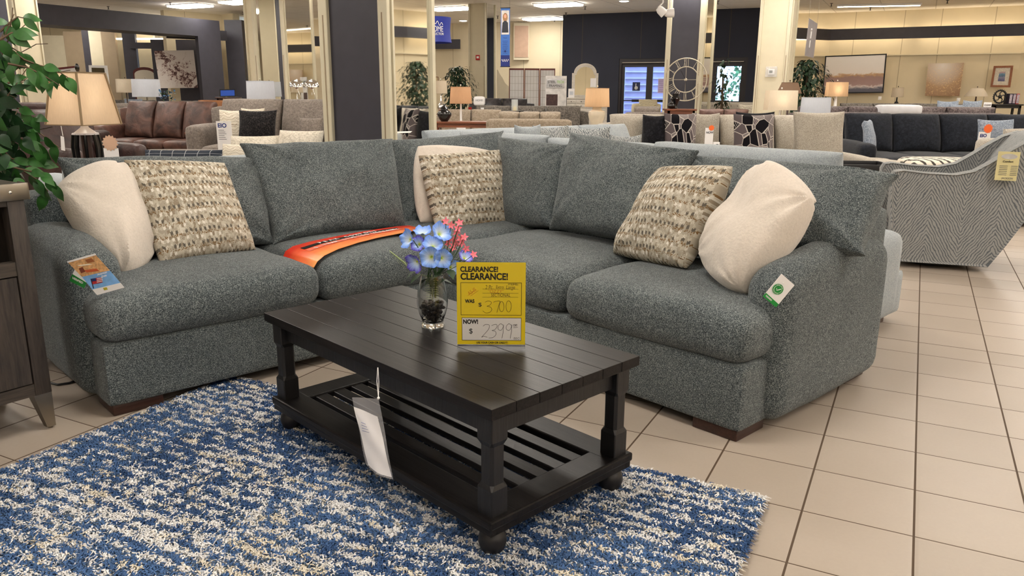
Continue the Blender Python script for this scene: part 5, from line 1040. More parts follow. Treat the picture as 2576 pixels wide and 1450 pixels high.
rot = R(-14); t.rotation_euler = (0, 0, rot); M().box(-.1, .1, 0, .01, zb, za).build('banner_sheet', plain((54, 98, 168), .6, var=.04), t, smooth=False); M().box(-.1, .1, -.004, 0, zb, zb + .24).build('navy_footer', plain((24, 40, 108), .6), t, smooth=False); M().box(-.085, .085, -.006, 0, za - .54, za - .05).build('portrait_photo', plain((196, 190, 186), .6, var=.15, scale=12), t, smooth=False)
M().ball((0, -.008, za - .17), (.032, .003, .045), 10).build('portrait_face', plain((206, 150, 124), .6), t); M().ball((0, -.0068, za - .19), (.055, .003, .09), 10).build('portrait_hair', plain((150, 110, 74), .6), t); M().prism([(-.075, za - .5), (.07, za - .5), (.06, za - .3), (.0, za - .24), (-.06, za - .3)], -.0085, -.006, 'y').build('portrait_jacket', plain((34, 36, 46), .6), t, smooth=False)
text('Thank', .035, plain((20, 40, 90), .5), t, frame_mtx((-.05, -.003, za - .62), (1, 0, 0), (0, 0, 1)), shear=.3)
for i in range(8): M().box(-.06 + .01 * (i % 2), .06 - .008 * (i % 3), -.003, 0, za - .68 - i * .035, za - .672 - i * .035).build('printed_line', plain((24, 50, 110), .6), t, smooth=False)
M().lathe([(.001, 0), (.022, 0), (.022, .003), (.001, .003)], 16, mat=Matrix.Translation((0, 0, zb + .32)) @ Matrix.Rotation(R(90), 4, 'X')).build('round_emblem', plain((20, 36, 96), .5), t)
M().tube([(-.08 + i * .004, -.006, zb + .13 + .025 * math.sin(i * .55)) for i in range(41)], .004, 4).build('script_lettering', m_white, t); M().tube([(-.11, 0, za), (.11, 0, za)], .008, 6).tube([(-.11, 0, zb), (.11, 0, zb)], .008, 6).tube([(-.1, 0, za), (-.1, 0, HC - t.location.z)], .002, 4).tube([(.1, 0, za), (.1, 0, HC - t.location.z)], .002, 4).build('hanging_rods', m_black, t)
p = atY(1312, 102, 25.75); t = struct('window_1', M().box(p.x - .22, p.x + .22, 26.2, 26.28, 1.23 + (235 - 143) * 25.8 / 2080 - .02, atY(1312, 62, 25.8).z), plain((176, 146, 124), .6)); struct('window_1_frame', M().box(p.x - .25, p.x + .25, 26.22, 26.38, p.z - .57, p.z + .57), m_creamp)
t = thing('fire_alarm', 'small red fire alarm box on the cream pillar', 'alarm', atY(1202, 145, 21.1)); M().box(-.055, .055, -.05, .0, -.065, .065, c=.006).build('alarm_box', m_red, t); M().box(-.03, .03, -.056, -.05, -.02, .03).build('pull_bar', m_white, t, smooth=False)
ficus('ficus right of the mirrored pillar, behind the wrapped lamp', 1152, 20.0, atY(1150, 168, 20).z, .42, 900, 1); ficus('ficus in front of the big framed canvas', 2026, 15.8, atY(2030, 150, 15.8).z, .42, 900, 2); ficus('ficus reflected in the pillar mirror, standing out of frame at right', 0, 13.2, 1.95, .45, 900, 4, x=9.6)
ficus('thin ficus beside the mirror face of the clock column', 1816, 15.85, atY(1805, 147, 15.85).z, .17, 120, 5)
pic('picture_frame', 'tiny wooden framed picture near the second ficus', [(1093, 207), (1103, 207), (1103, 193), (1093, 193)], 26.9, plain((206, 190, 150), .6), m_brownwood, 'picture', border=.02)
lamp_b('clear-based lamp with pale wrapped shade next to the pillar mirror', 1109, 16.5, .8, atY(1109, 201, 16.5).z, .27, .25, .25, m_sh_cream, 'ball', m_chrome, 1.5)
lamp_b('lamp with orange-brown wrapped rectangular shade, centre left', 1159, 13.6, .62, atY(1159, 216, 13.6).z, .38, .34, .27, m_sh_brown, 'block', m_white, 6); table_b('side_table', 'side table under the orange-brown wrapped lamp', xat(1159, 13.6), 13.6, .45, .45, .62, m_leg); table_b('side_table', 'tall side table under the clear-based lamp', xat(1109, 16.5), 16.5, .4, .4, .8, m_brownwood)
yt = 12.3; zt_ = atY(1168, 306, yt).z; table_b('sofa_table', 'red-brown wooden sofa table with the black lidded jar', xat(1166, yt), yt + .1, .95, .4, zt_, m_brownwood)
def jar(label, px, Y, zb, s, prof, mat=m_gloss, cat='jar', name='ceramic_jar'):
    t = thing(name, label, cat, (xat(px, Y), Y, zb)); M().lathe([(r_ * s, z_ * s) for r_, z_ in prof], 28).build('jar_body', mat, t); return t
J1 = [(.07, 0), (.08, .01), (.11, .05), (.15, .12), (.155, .16), (.13, .21), (.08, .24), (.075, .26), (.1, .27), (.07, .30), (.03, .33), (.02, .36), (.001, .37)]
jar('squat glossy black lidded jar on the red-brown sofa table', 1117, yt, zt_, .72, J1)
sofa_b('sofa', 'taupe microfibre sofa behind the red-brown sofa table', xat(1180, 13.9), 14.75, 0, 1.5, .85, .93, m_taupe2, 2); sofa_b('sectional_sofa', 'warm taupe sectional back with tufted channels, centre', xat(1330, 12.0), 12.0, R(174), 1.35, 1.0, atY(1330, 284, 12).z, m_taupe2, 3, bT=.3); sofa_b('sofa', 'grey-brown sofa behind the black console with candles', xat(1330, 15.6), 16.2, R(0), 2.5, .95, .98, m_greybr, 3)
sofa_b('reclining_sofa', 'dark leather reclining sofa in front of the shoji screen', xat(1262, 19.2), 19.2, R(4), 1.6, .95, 1.1, m_dkleath, 2, bT=.3)
t = thing('protective_sheet', 'white printed sheet draped over the dark leather sofa', 'sheet', (xat(1208, 18.85), 18.85, 1.0)); M().soft(-.15, .12, -.24, .0, -.06, .14, .05, .01, 5).build('sheet', m_paper, t); text('HOME', .06, m_print, t, frame_mtx((-.1, -.25, .04), (1, 0, 0), (0, 0, 1)))
table_b('console_table', 'long black console table with candles', xat(1228, 15.0), 15.0, 1.5, .35, atY(1228, 280, 15).z, m_black)
zc_ = atY(1228, 280, 15).z
def candle(label, px, mat, r_, h_): t = thing('candle', label, 'candle', (xat(px, 15), 15, zc_)); M().lathe([(r_ * .8, 0), (r_, h_)], 18).build('cup', mat, t); M().tube([(0, 0, h_), (0, 0, h_ + .015)], .002, 4).build('wick', m_black, t)
candle('small red glass candle on the black console', 1182, plain((150, 34, 28), .3), .036, .075); candle('small white candle beside the red one on the black console', 1213, m_white, .034, .065)
t = thing('hurricane_lantern', 'clear glass hurricane with a yellow candle on a dark plate', 'lantern', (xat(1295, 14.97), 14.97, zc_)); M().lathe([(.17, 0), (.175, .012), (.001, .013)], 30).build('plate', m_black, t); M().shell([(.062, .013), (.062, .22)], 24).build('glass_cylinder', thinclear('hurricane_glass', (.9, .95, .95), .3, .02), t); M().lathe([(.035, .013), (.035, .085), (.001, .086)], 16).build('pillar_candle', plain((222, 196, 116), .6), t)
# shoji screen
ys = 19.8; t = thing('folding_screen', 'red-brown framed shoji screen with three rice-paper panels', 'screen', (xat(1338, ys), ys, 0)); zt2 = atY(1338, 172, ys).z; L_w = (xat(1396, ys) - xat(1280, ys)) / 3; m_shoji = wood('cherry_lacquer', (86, 26, 18), (116, 40, 28))
for i in range(3):
    x0 = (i - 1.5) * L_w; ya, yb = (0, .08) if i % 2 else (.08, 0)
    def bx_(m, u0, u1, z_0, z_1, d0=-.012, d1=.012):
        P = [(x0 + u * L_w, ya + (yb - ya) * u) for u in (u0, u1)]; m.add([(x, y + d, z) for z in (z_0, z_1) for d in (d0, d1) for x, y in P], [(0, 2, 3, 1), (4, 5, 7, 6), (0, 1, 5, 4), (1, 3, 7, 5), (3, 2, 6, 7), (2, 0, 4, 6)])
    m = M(); bx_(m, .01, .06, 0, zt2); bx_(m, .94, .99, 0, zt2); bx_(m, .06, .94, zt2 - .04, zt2); bx_(m, .06, .94, .25, .3); bx_(m, .06, .94, .0, .04); fr = m.build('panel_frame', m_shoji, t, smooth=False)
    m = M(); bx_(m, .06, .94, .3, zt2 - .04, .002, .004); m.build('rice_paper', plain((226, 224, 222), .8, var=.02), t, smooth=False)
    m = M(); [bx_(m, k_2 / 5, k_2 / 5 + .012, .3, zt2 - .04, -.004, .0) for k_2 in range(1, 5)]; [bx_(m, .06, .94, .3 + j * .165, .306 + j * .165, -.004, .0) for j in range(1, 9)]; m.build('lattice', plain((168, 160, 150), .7), t, smooth=False)
# poster, dresser with mirror, headboard silhouette
ys = 17.6; t = thing('poster_stand', 'STEELTECH FRAMING poster on a stand beside the white dresser', 'poster', (xat(1398, ys), ys, 0)); x0 = xat(1372, ys) - t.location.x; x1 = xat(1425, ys) - t.location.x; za, zb = atY(1398, 268, ys).z, atY(1398, 191, ys).z
M().box(x0, x1, 0, .01, za, zb).build('poster_sheet', plain((196, 192, 188), .5, var=.2, scale=9), t, smooth=False); M().box(x0 + .02, x1 - .05, -.012, 0, zb - .26, zb - .06, c=.02).build('metal_plate_graphic', plain((176, 174, 174), .35, var=.15), t); text('STEEL', .078, m_ink, t, frame_mtx((x0 + .045, -.014, zb - .155), (1, 0, 0), (0, 0, 1)), bold=.0007, sx=.9); text('TECH', .078, plain((120, 168, 40), .5), t, frame_mtx((x0 + .245, -.014, zb - .155), (1, 0, 0), (0, 0, 1)), bold=.0005, sx=.78); text('FRAMING', .078, m_ink, t, frame_mtx((x0 + .08, -.014, zb - .235), (1, 0, 0), (0, 0, 1)), bold=.0, sx=.85)
M().box(x0 + .02, x0 + .27, -.004, 0, za + .02, za + .26).build('sofa_photo', plain((60, 40, 38), .5, var=.5, scale=20), t, smooth=False); M().tube([(x0, .02, za), (x0, .05, 0)], .01, 6).tube([(x1, .02, za), (x1, .05, 0)], .01, 6).tube([(x1, .02, zb), (x1, .02, za)], .012, 6).build('stand_legs', m_black, t)
m_wash = wood('whitewashed_wood', (186, 178, 166), (214, 208, 198), (2, 14, 14), bump=.1)
ys = 18.4; t = thing('dresser', 'whitewashed wooden dresser with small and wide drawers behind the pleated-shade lamp', 'dresser', (xat(1476, ys), ys, 0)); hw_ = (xat(1531, ys) - xat(1421, ys)) / 2; zt3 = atY(1476, 246, ys).z
M().box(-hw_ + .02, hw_ - .02, 0, .45, .05, zt3 - .03).build('body', m_wash, t, smooth=False); M().box(-hw_, hw_, -.02, .47, zt3 - .03, zt3, c=.006).build('dresser_top', m_wash, t)
for r_i, (za, zb, nc) in enumerate(((zt3 - .13, zt3 - .045, 4), (zt3 - .23, zt3 - .145, 4), (zt3 - .46, zt3 - .25, 2), (zt3 - .7, zt3 - .48, 2), (.1, zt3 - .72, 2))):
    for c_ in range(nc):
        a = -hw_ + .04 + (2 * hw_ - .08) * c_ / nc; b = a + (2 * hw_ - .08) / nc - .015; d_ = M().box(a, b, -.012, 0, za, zb, c=.004).build('drawer', m_wash, t)
        (M().ball(((a + b) / 2, -.02, (za + zb) / 2), .011, 6) if nc == 4 else M().box((a + b) / 2 - .08, (a + b) / 2 + .08, -.03, -.012, (za + zb) / 2 - .008, (za + zb) / 2 + .008)).build('knob' if nc == 4 else 'handle', m_black, d_)
for sx in (-1, 1): M().box(sx * (hw_ - .07) - .03, sx * (hw_ - .07) + .03, .0, .06, 0, .06).build('leg', m_wash, t, smooth=False)
t = thing('dresser_mirror', 'arched whitewashed mirror standing on the dresser', 'mirror', (xat(1474, ys), ys + .3, zt3)); zm = atY(1474, 158, ys).z - zt3; hm = .305
def arch(w_, h0, h1, n=14, foot=True): return [(w_, 0), (w_, h0)] + [(w_ * .86 * math.cos(a / n * PI), h0 + (h1 - h0) * math.sin(a / n * PI)) for a in range(n + 1)] + [(-w_, h0), (-w_, 0)]
m = M(); A_ = arch(hm, zm - .22, zm); B_ = arch(hm - .07, zm - .26, zm - .08); n_ = len(A_)
vs = [(a, 0, b) for a, b in A_] + [(a, 0, max(b, .06)) for a, b in B_] + [(a, .04, b) for a, b in A_] + [(a, .04, max(b, .06)) for a, b in B_]; fs = []
for i in range(n_): j = (i + 1) % n_; fs += [(i, j, n_ + j, n_ + i), (2 * n_ + j, 2 * n_ + i, 3 * n_ + i, 3 * n_ + j), (i, 2 * n_ + i, 2 * n_ + j, j), (n_ + j, 3 * n_ + j, 3 * n_ + i, n_ + i)]
m.add(vs, fs); m.build('mirror_frame', m_wash, t, smooth=False); M().prism([(a, max(b, .05)) for a, b in B_], .02, .03, 'y').build('glass', m_mirror, t, smooth=False)
t = thing('info_card', 'white framed info card on the dresser, left of the mirror', 'sign', (xat(1439, 18.3), 18.5, zt3)); M().box(-.07, .07, 0, .01, 0, .2).build('card', m_paper, t, smooth=False); M().box(-.04, .04, -.003, 0, .06, .14).build('printed_block', plain((190, 196, 204), .6), t, smooth=False)
t = thing('info_card', 'white info sheet fixed at the mirror corner', 'sign', (xat(1496, 18.3), 18.69, zt3 + .24)); M().box(-.065, .065, 0, .006, 0, .2).build('card', m_paper, t, smooth=False)
t = thing('sleigh_headboard', 'carved white headboard end left of the shoji screen', 'headboard', (xat(1250, 20.3), 20.3, 0)); zz0 = atY(1250, 175, 20.3).z
M().prism([(0, 0), (.36, 0), (.36, zz0 - .42), (.28, zz0 - .40), (.2, zz0 - .32), (.14, zz0 - .2), (.08, zz0 - .12), (.03, zz0 - .02), (0, zz0)], 0, .05, 'y').build('carved_panel', m_creamp, t, smooth=False)
# lamp with urn base, wood table for vases, clock
lamp_b('lamp with pleated tan shade and cream crackle urn base, in front of the dresser', 1503, 12.8, .64, atY(1503, 219, 12.8).z, .40, .37, .285, m_sh_tan, 'urn', plain((212, 200, 178), .3, var=.1, spec=.6), 9); table_b('end_table', 'end table under the urn lamp', xat(1503, 12.8), 12.8, .5, .5, .64, m_lgrey if False else m_wash)
t = thing('wall_clock', 'large skeleton wall clock with Roman numerals on the charcoal column', 'clock', atY(1718, 201, 15.85) - Vector((0, .25, 0)), GA * .5); Rk = .40; m_clk = plain((188, 180, 160), .5)
rotY = Matrix.Rotation(R(90), 4, 'X')
for rr_, th_ in ((Rk, .011), (Rk * .60, .010)): M().tube([(rr_ * math.cos(a / 48 * 2 * PI), 0, rr_ * math.sin(a / 48 * 2 * PI)) for a in range(48)], th_, 6, closed=True).build('ring', m_clk, t)
NUM = ['III', 'II', 'I', 'XII', 'XI', 'X', 'IX', 'VIII', 'VII', 'VI', 'V', 'IIII']
for i in range(12):
    a = i * PI / 6; m = M(); s = NUM[i]; n_ = len(s)
    for j, c in enumerate(s):
        o_ = ((n_ - 1) / 2 - j) * .034
        def PP(r_, off): return (r_ * math.cos(a) - off * math.sin(a), 0, r_ * math.sin(a) + off * math.cos(a))
        ri, ro = Rk * .62, Rk * .98
        if c == 'I': m.tube([PP(ri, o_), PP(ro, o_)], .005, 4)
        elif c == 'V': m.tube([PP(ri, o_), PP(ro, o_ - .014)], .005, 4).tube([PP(ri, o_), PP(ro, o_ + .014)], .005, 4)
        else: m.tube([PP(ri, o_ - .014), PP(ro, o_ + .014)], .005, 4).tube([PP(ri, o_ + .014), PP(ro, o_ - .014)], .005, 4)
    m.build('numeral', m_clk, t)
m = M(); [m.tube([(0, 0, 0), (Rk * .6 * math.cos(a), 0, Rk * .6 * math.sin(a))], .005, 4) for a in (0, PI / 2, PI, 3 * PI / 2)]; m.ball((0, 0, 0), .03, 6); m.build('spokes', m_clk, t); M().tube([(0, -.02, 0), (-.10, -.02, .17)], .008, 4).build('clock_hand', m_black, t); M().tube([(0, -.02, 0), (.01, -.02, -.2)], .006, 4).build('clock_hand', m_black, t)
yt = 14.6; zv = atY(1712, 274, yt).z; table_b('sofa_table', 'brown wooden table with black vases below the clock', xat(1712, yt), yt, .55, .4, zv, m_brownwood)
jar('squat black vase on the table below the clock', 1691, yt, zv, .52, [(.06, 0), (.1, .03), (.15, .1), (.14, .15), (.07, .2), (.06, .24), (.001, .24)]); jar('taller flared black vase on the table below the clock', 1700, yt + .1, zv, .75, [(.05, 0), (.07, .02), (.05, .06), (.07, .14), (.12, .24), (.1, .28), (.07, .3), (.08, .36), (.001, .36)])
# accent chair, sofas by the doors
sofa_b('accent_chair', 'floral print accent chair in front of the glass doors', xat(1622, 19.5), 19.5, R(15), .75, .75, atY(1622, 250, 19.5).z, m_floral, 1, armw=.14); sofa_b('sofa', 'taupe sofa back below the glass doors', xat(1632, 15.2), 15.2, R(175), .9, .9, atY(1630, 270, 15.2).z, m_taupef, 1, bT=.3)
t = sofa_b('tufted_settee', 'beige button-tufted settee between clock column and thermostat pillar', xat(1850, 17.6), 17.6, 0, 1.35, .85, atY(1850, 258, 17.6).z, m_beige, 2, backs=False)
m = M(); zt4 = atY(1850, 258, 17.6).z
for i in range(9):
    for j in range(2): m.ball((-.55 + i * .1375 + j * .07, -.245, zt4 - .07 - j * .09), .012, 5)
m.build('tufting_buttons', m_taupef, t)
bpil('throw_pillow', 'floral pillow on the tufted settee', 1880, 262, 282, 16.9, 42, .12, m_scroll, 41, seat=0.45); sofa_b('sofa', 'mauve-grey sofa in front of the tufted settee', xat(1830, 14.6), 14.6, R(176), 1.3, .9, atY(1830, 276, 14.6).z, m_rose, 2)
t = thing('wire_wall_art', 'round flower-shaped wire wall art left of the thermostat pillar', 'decoration', atY(1912, 201, 22.6)); m = M(); 
for i in range(12): a = i * PI / 6; m.tube([(.2 * math.cos(a) + .2 * math.cos(b / 16 * 2 * PI), 0, .2 * math.sin(a) + .2 * math.sin(b / 16 * 2 * PI)) for b in range(16)], .005, 4, closed=True)
m.build('wire_loops', plain((92, 66, 50), .4, .6), t)
t = thing('thermostat', 'white wall thermostat under a clear guard on the cream pillar', 'thermostat', atY(1941, 181, 14.30), GA); M().box(-.055, .055, -.03, 0, -.05, .05, c=.008).build('thermostat_body', m_white, t); M().box(-.035, .02, -.032, -.03, -.02, .025).build('display', plain((84, 90, 84), .4), t, smooth=False); M().box(-.10, .10, -.05, 0, -.09, .09, c=.01).build('clear_guard', thinclear('guard_plastic', (.8, .8, .82), .3, .1), t)
lamp_b('lamp with wide rectangular white shade in front of the thermostat pillar', 1966, 11.9, .62, atY(1966, 224, 11.9).z, .44, .42, .285, m_sh_cream, 'slim', m_white, 7, sq=.5); lamp_b('lamp with taupe flared shade behind the rectangular one', 1985, 13.25, .62, atY(1985, 205, 13.25).z, .40, .26, .17, m_sh_grey, 'ball', m_leg); lamp_b('lamp with glowing orange rectangular shade before the big canvas', 2104, 15.0, .62, atY(2104, 204, 15).z, .37, .35, .26, m_sh_tan, 'urn', m_white, 11, sq=.5)
lamp_b('lamp with unlit white drum shade right of the rectangular lamp', 2055, 11.2, .55, atY(2055, 242, 11.2).z, .41, .39, .26, m_sh_white, 'slim', m_nickel)
for px, Y, h_, lb in ((1966, 11.9, .62, 'rectangular white lamp'), (1985, 13.25, .62, 'taupe flared lamp'), (2104, 15, .62, 'glowing orange lamp'), (2055, 11.2, .55, 'unlit white drum lamp')): table_b('side_table', 'side table under the ' + lb, xat(px, Y), Y, .42, .4, h_, m_leg)
# ================================================================ right wall pictures and far right furniture
def big_art():
    t = NT('shoreline_painting'); uv = t.coord('UV'); x, y, z = t.sep(uv); n = t.noise(uv, 7, 6, .65, 1.0); n2 = t.noise(t.coord('UV', (1, 3, 1)), 14, 6, .7); f = t.math('ADD', y, t.math('MULTIPLY', t.math('SUBTRACT', n, .5), .22)); c = t.ramp(f, [(.0, lin((92, 92, 104))), (.10, lin((98, 98, 112))), (.16, lin((216, 204, 204))), (.2, lin((168, 140, 138))), (.42, lin((160, 132, 128))), (.47, lin((196, 160, 120))), (.52, lin((232, 226, 222))), (1, lin((240, 238, 238)))]); t.bump(n2, .08, .004); return t.out(c, .7)
pic('framed_canvas', 'wide black-framed canvas of pale sky over mauve shoreline on the right wall', [(2068, 236), (2222, 234), (2231, 135), (2076, 141)], 21.9, big_art(), m_black, 'painting', border=.03, dY=[22.7, 21.92, 21.92, 22.7])
def gold_art():
    t = NT('gold_burst_painting'); uv = t.coord('UV', loc=(-.42, -.92, 0)); x, y, z = t.sep(uv); ang = t.math('ARCTAN2', y, x); r_ = t.math('SQRT', t.math('ADD', t.math('MULTIPLY', x, x), t.math('MULTIPLY', y, y))); v = t.comb(t.math('MULTIPLY', ang, 9), t.math('MULTIPLY', r_, 14)); n = t.noise(v, 1.6, 4, .7)
    f = t.math('ADD', t.math('MULTIPLY', r_, .55), t.math('MULTIPLY', t.math('SUBTRACT', n, .5), .0)); base = t.ramp(f, [(0, lin((236, 228, 222))), (.14, lin((214, 200, 186))), (.36, lin((176, 144, 110))), (.6, lin((136, 100, 74)))]); c = t.mix(t.math('GREATER_THAN', n, .6), base, lin((236, 206, 150))); t.bump(n, .1, .005); return t.out(c, .5, spec=.4)
pic('wall_canvas', 'square gold and silver sunburst canvas on the right wall', [(2327, 241), (2413, 242), (2425, 158), (2335, 160)], 20.7, gold_art(), None, 'painting', th=.05, dY=[21.44, 21.0, 21.0, 21.44])
def sea_art():
    t = NT('seascape_print'); uv = t.coord('UV'); x, y, z = t.sep(uv); n = t.noise(uv, 5, 5, .6, 1); return t.out(t.ramp(t.math('ADD', y, t.math('MULTIPLY', t.math('SUBTRACT', n, .5), .5)), [(.1, lin((84, 84, 120))), (.4, lin((132, 128, 152))), (.55, lin((70, 100, 126))), (.75, lin((96, 134, 160))), (.9, lin((180, 150, 150)))]), .5)
pic('framed_print', 'small wood-framed seascape print with white mat at the right', [(2491, 219), (2541, 220), (2549, 165), (2500, 166)], 19.9, sea_art(), wood('oak_frame', (112, 60, 28), (152, 92, 50)), 'picture', border=.05, inner=m_crm, dY=[20.68, 20.4, 20.4, 20.68])
for px, py, lb in ((2213, 247, 'white wall outlet plate beside the big canvas'), (2411, 251, 'small white card below the gold canvas')): t = thing('wall_plate', lb, 'wall plate', atY(px, py, 21.3 if px < 2300 else 20.3)); M().box(-.045, .045, -.01, 0, -.045, .045, c=.004).build('plate', m_white, t); M().box(-.02, .02, -.013, -.01, -.02, .02).build('plate_detail', m_paper, t, smooth=False)
t = thing('hanging_banner', 'small grey banner hanging obliquely right of the thermostat pillar', 'banner', atY(2040, 95, 11.5)); c = [atY(2024, 140, 11.3), atY(2046, 146, 11.9), atY(2056, 60, 11.9), atY(2035, 46, 11.3)]; N_v = (c[1] - c[0]).cross(c[3] - c[0]).normalized() * .004
M().add(c + [p + N_v for p in c], [(3, 2, 1, 0), (4, 5, 6, 7), (0, 1, 5, 4), (1, 2, 6, 5), (2, 3, 7, 6), (3, 0, 4, 7)]).build('banner_sheet', plain((138, 132, 136), .6), t, smooth=False, world=True)
c2 = [c[0].lerp(c[1], .35).lerp(c[3].lerp(c[2], .35), v) + N_v * 1.5 for v in (.25, .45, .5, .7, .75)]; M().tube(c2[:2], .008, 5).tube(c2[2:4], .012, 5).ball(c2[4], .016, 6).build('white_print', m_white, t, world=True); M().tube([c[3], c[2]], .006, 6).tube([c[3], Vector((c[3].x, c[3].y, HC))], .002, 4).tube([c[2], Vector((c[2].x, c[2].y, HC))], .002, 4).build('hanging_rod', m_nickel, t, world=True)
lamp_b('tiny lamp with beige drum shade between the two canvases', 2258, 19.8, .85, atY(2258, 219, 19.8).z, .28, .26, .22, m_sh_cream, 'ball', m_black, .5); lamp_b('lamp with yellow coolie shade and dark base at the right', 2457, 18.4, .85, atY(2457, 220, 18.4).z, .50, .26, .18, m_sh_cream, 'ball', m_leg, 3)
table_b('side_table', 'side table under the tiny beige lamp', xat(2258, 19.8), 19.8, .4, .4, .85, m_leg); table_b('side_table', 'side table under the yellow coolie lamp', xat(2457, 18.4), 18.4, .4, .4, .85, m_leg)
yk = 18.0; zk = atY(2530, 262, yk).z; table_b('console_table', 'dark console table at the right wall holding the gear sculpture', xat(2531, yk), yk, .66, .35, zk, m_black)
t = thing('gear_sculpture', 'dark metal gear wheel sculpture on the console at the right', 'decoration', (xat(2517, yk), yk, zk + .16)); m = M(); gr = .135
m.tube([(gr * math.cos(a / 30 * 2 * PI), 0, gr * math.sin(a / 30 * 2 * PI)) for a in range(30)], .018, 6, closed=True)
for i in range(22): a = i / 22 * 2 * PI; m.tube([(gr * math.cos(a), 0, gr * math.sin(a)), (gr * 1.22 * math.cos(a), 0, gr * 1.22 * math.sin(a))], .009, 4)
for i in range(5): a = i / 5 * 2 * PI; m.tube([(0, 0, 0), (.08 * math.cos(a + .5), 0, .08 * math.sin(a + .5)), (gr * math.cos(a), 0, gr * math.sin(a))], .012, 5)
m.ball((0, 0, 0), .04, 6); m.build('gear_wheel', m_black, t)
for i, (px, c_, lb) in enumerate(((2538, (40, 34, 48), 'dark book left in the row beside the gear sculpture'), (2547, (52, 40, 60), 'dark book in the middle of the row beside the gear'), (2556, (150, 60, 60), 'reddish book at the right end beside the gear'))): t = thing('book', lb, 'book', (xat(px, yk), yk, zk), 0, 'books beside the gear sculpture'); M().box(-.035, .035, -.1, .1, 0, .23, c=.004).build('book_cover', plain(c_, .5), t); M().box(-.028, .028, -.102, -.1, .02, .21).build('book_spine_print', plain((150, 140, 150), .5, var=.4, scale=40), t, smooth=False)
sofa_b('sofa', 'grey-brown sofa with three rounded backs below the wall canvases', xat(2290, 16.6), 17.0, R(0), 3.1, .95, 1.06, m_greybr, 4, bT=.3); sofa_b('sofa', 'mauve-brown low-back sofa directly behind the black sectional', xat(2290, 13.4), 13.6, R(180), 3.8, .95, atY(2290, 270, 13.4).z, heather('mauve_brown', (66, 58, 58), (92, 82, 82), (116, 106, 104), 30, bump=.2), 4, bT=.26)
sofa_b('sofa', 'grey-brown sofa end beside the orange lamp', xat(2172, 15.0), 15.8, R(25), .8, .95, 1.0, m_greybr, 1)
Gs = 'pillows on the far grey-brown sofas'
bpil('throw_pillow', 'blue-grey back pillow left of the slouching blue one', 2385, 253, 285, 16.25, 54, .2, m_bluegp, 42, group=Gs, seat=0.45); bpil('throw_pillow', 'slouching blue-grey pillow in front of the coolie lamp', 2440, 252, 284, 16.15, 48, .2, m_bluegp, 43, group=Gs, skew=8, seat=0.45); bpil('throw_pillow', 'lying pale blue-grey pillow between the other two', 2412, 262, 286, 16.15, 44, .18, m_bluegp, 44, group=Gs, seat=0.45)
t = thing('price_card', 'small white printed sale card left of the dark console', 'sign', (xat(2489, 14.2), 14.2, .98)); M().box(-.07, .07, 0, .004, -.12, .14).build('card', m_paper, t, smooth=False); text('CLEAR', .04, m_ink, t, frame_mtx((-.06, -.003, .08), (1, 0, 0), (0, 0, 1)), bold=.001)
t = thing('protective_sheet', 'white plastic sheet over the mauve-brown sofa back', 'sheet', (xat(2270, 13.6), 13.7, atY(2290, 270, 13.4).z - .02)); M().soft(-.32, .38, -.12, .2, -.1, .05, .04, .01, 5).build('sheet', plain((206, 206, 210), .6), t)
# black sectional
sofa_b('sectional_sofa', 'black velour sectional with tall square back cushions at the right', xat(2440, 11.0), 11.5, R(-3), 3.5, 1.6, .97, m_dkgrey, 5, armw=.22, armh=.62, arms=(1, 0), bT=.28, sh=.48)
bpil('throw_pillow', 'light blue-grey pillow on edge at the left arm of the black sectional', 2195, 302, 378, 10.35, 46, .14, m_bluegp, 45, rz=1.0, skew=-14, group='pillows on the black sectional', seat=0.47); bpil('throw_pillow', 'blue-grey patterned pillow at the right of the black sectional', 2505, 300, 372, 10.1, 92, .16, m_bluegp, 46, group='pillows on the black sectional', seat=0.47)
t = thing('price_card', 'white price card with orange starburst before the blue-grey pillow', 'sign', (xat(2493, 9.97), 9.97, .46)); hc = atY(2493, 332, 9.97).z - t.location.z; M().box(-.075, .075, 0, .004, 0, hc).build('card', m_paper, t, smooth=False); text('EIO', .055, plain((36, 50, 120), .5), t, frame_mtx((-.06, -.003, hc - .065), (1, 0, 0), (0, 0, 1)), bold=.002)
def burst(t, x, z, r_, mat):
    m = M(); vs = [(x, -.006, z)] + [(x + (r_ if i % 2 else r_ * .8) * math.cos(i * PI / 13), -.006, z + (r_ if i % 2 else r_ * .8) * math.sin(i * PI / 13)) for i in range(26)]; m.add(vs + [(a, b + .003, c) for a, b, c in vs], [(0, i + 1, (i + 1) % 26 + 1) for i in range(26)] + [(27, 27 + (i + 1) % 26 + 1, 27 + i + 1) for i in range(26)]); m.build('starburst', mat, t, smooth=False)
m_orange = plain((240, 110, 50), .6); burst(t, .03, hc + .04, .06, m_orange)
sofa_b('ottoman', 'rounded beige linen ottoman between beige and black sectionals', xat(2178, 9.8), 9.87, 0, .76, .8, .47, m_beige, 1, backs=False, arms=(0, 0), sh=.49)
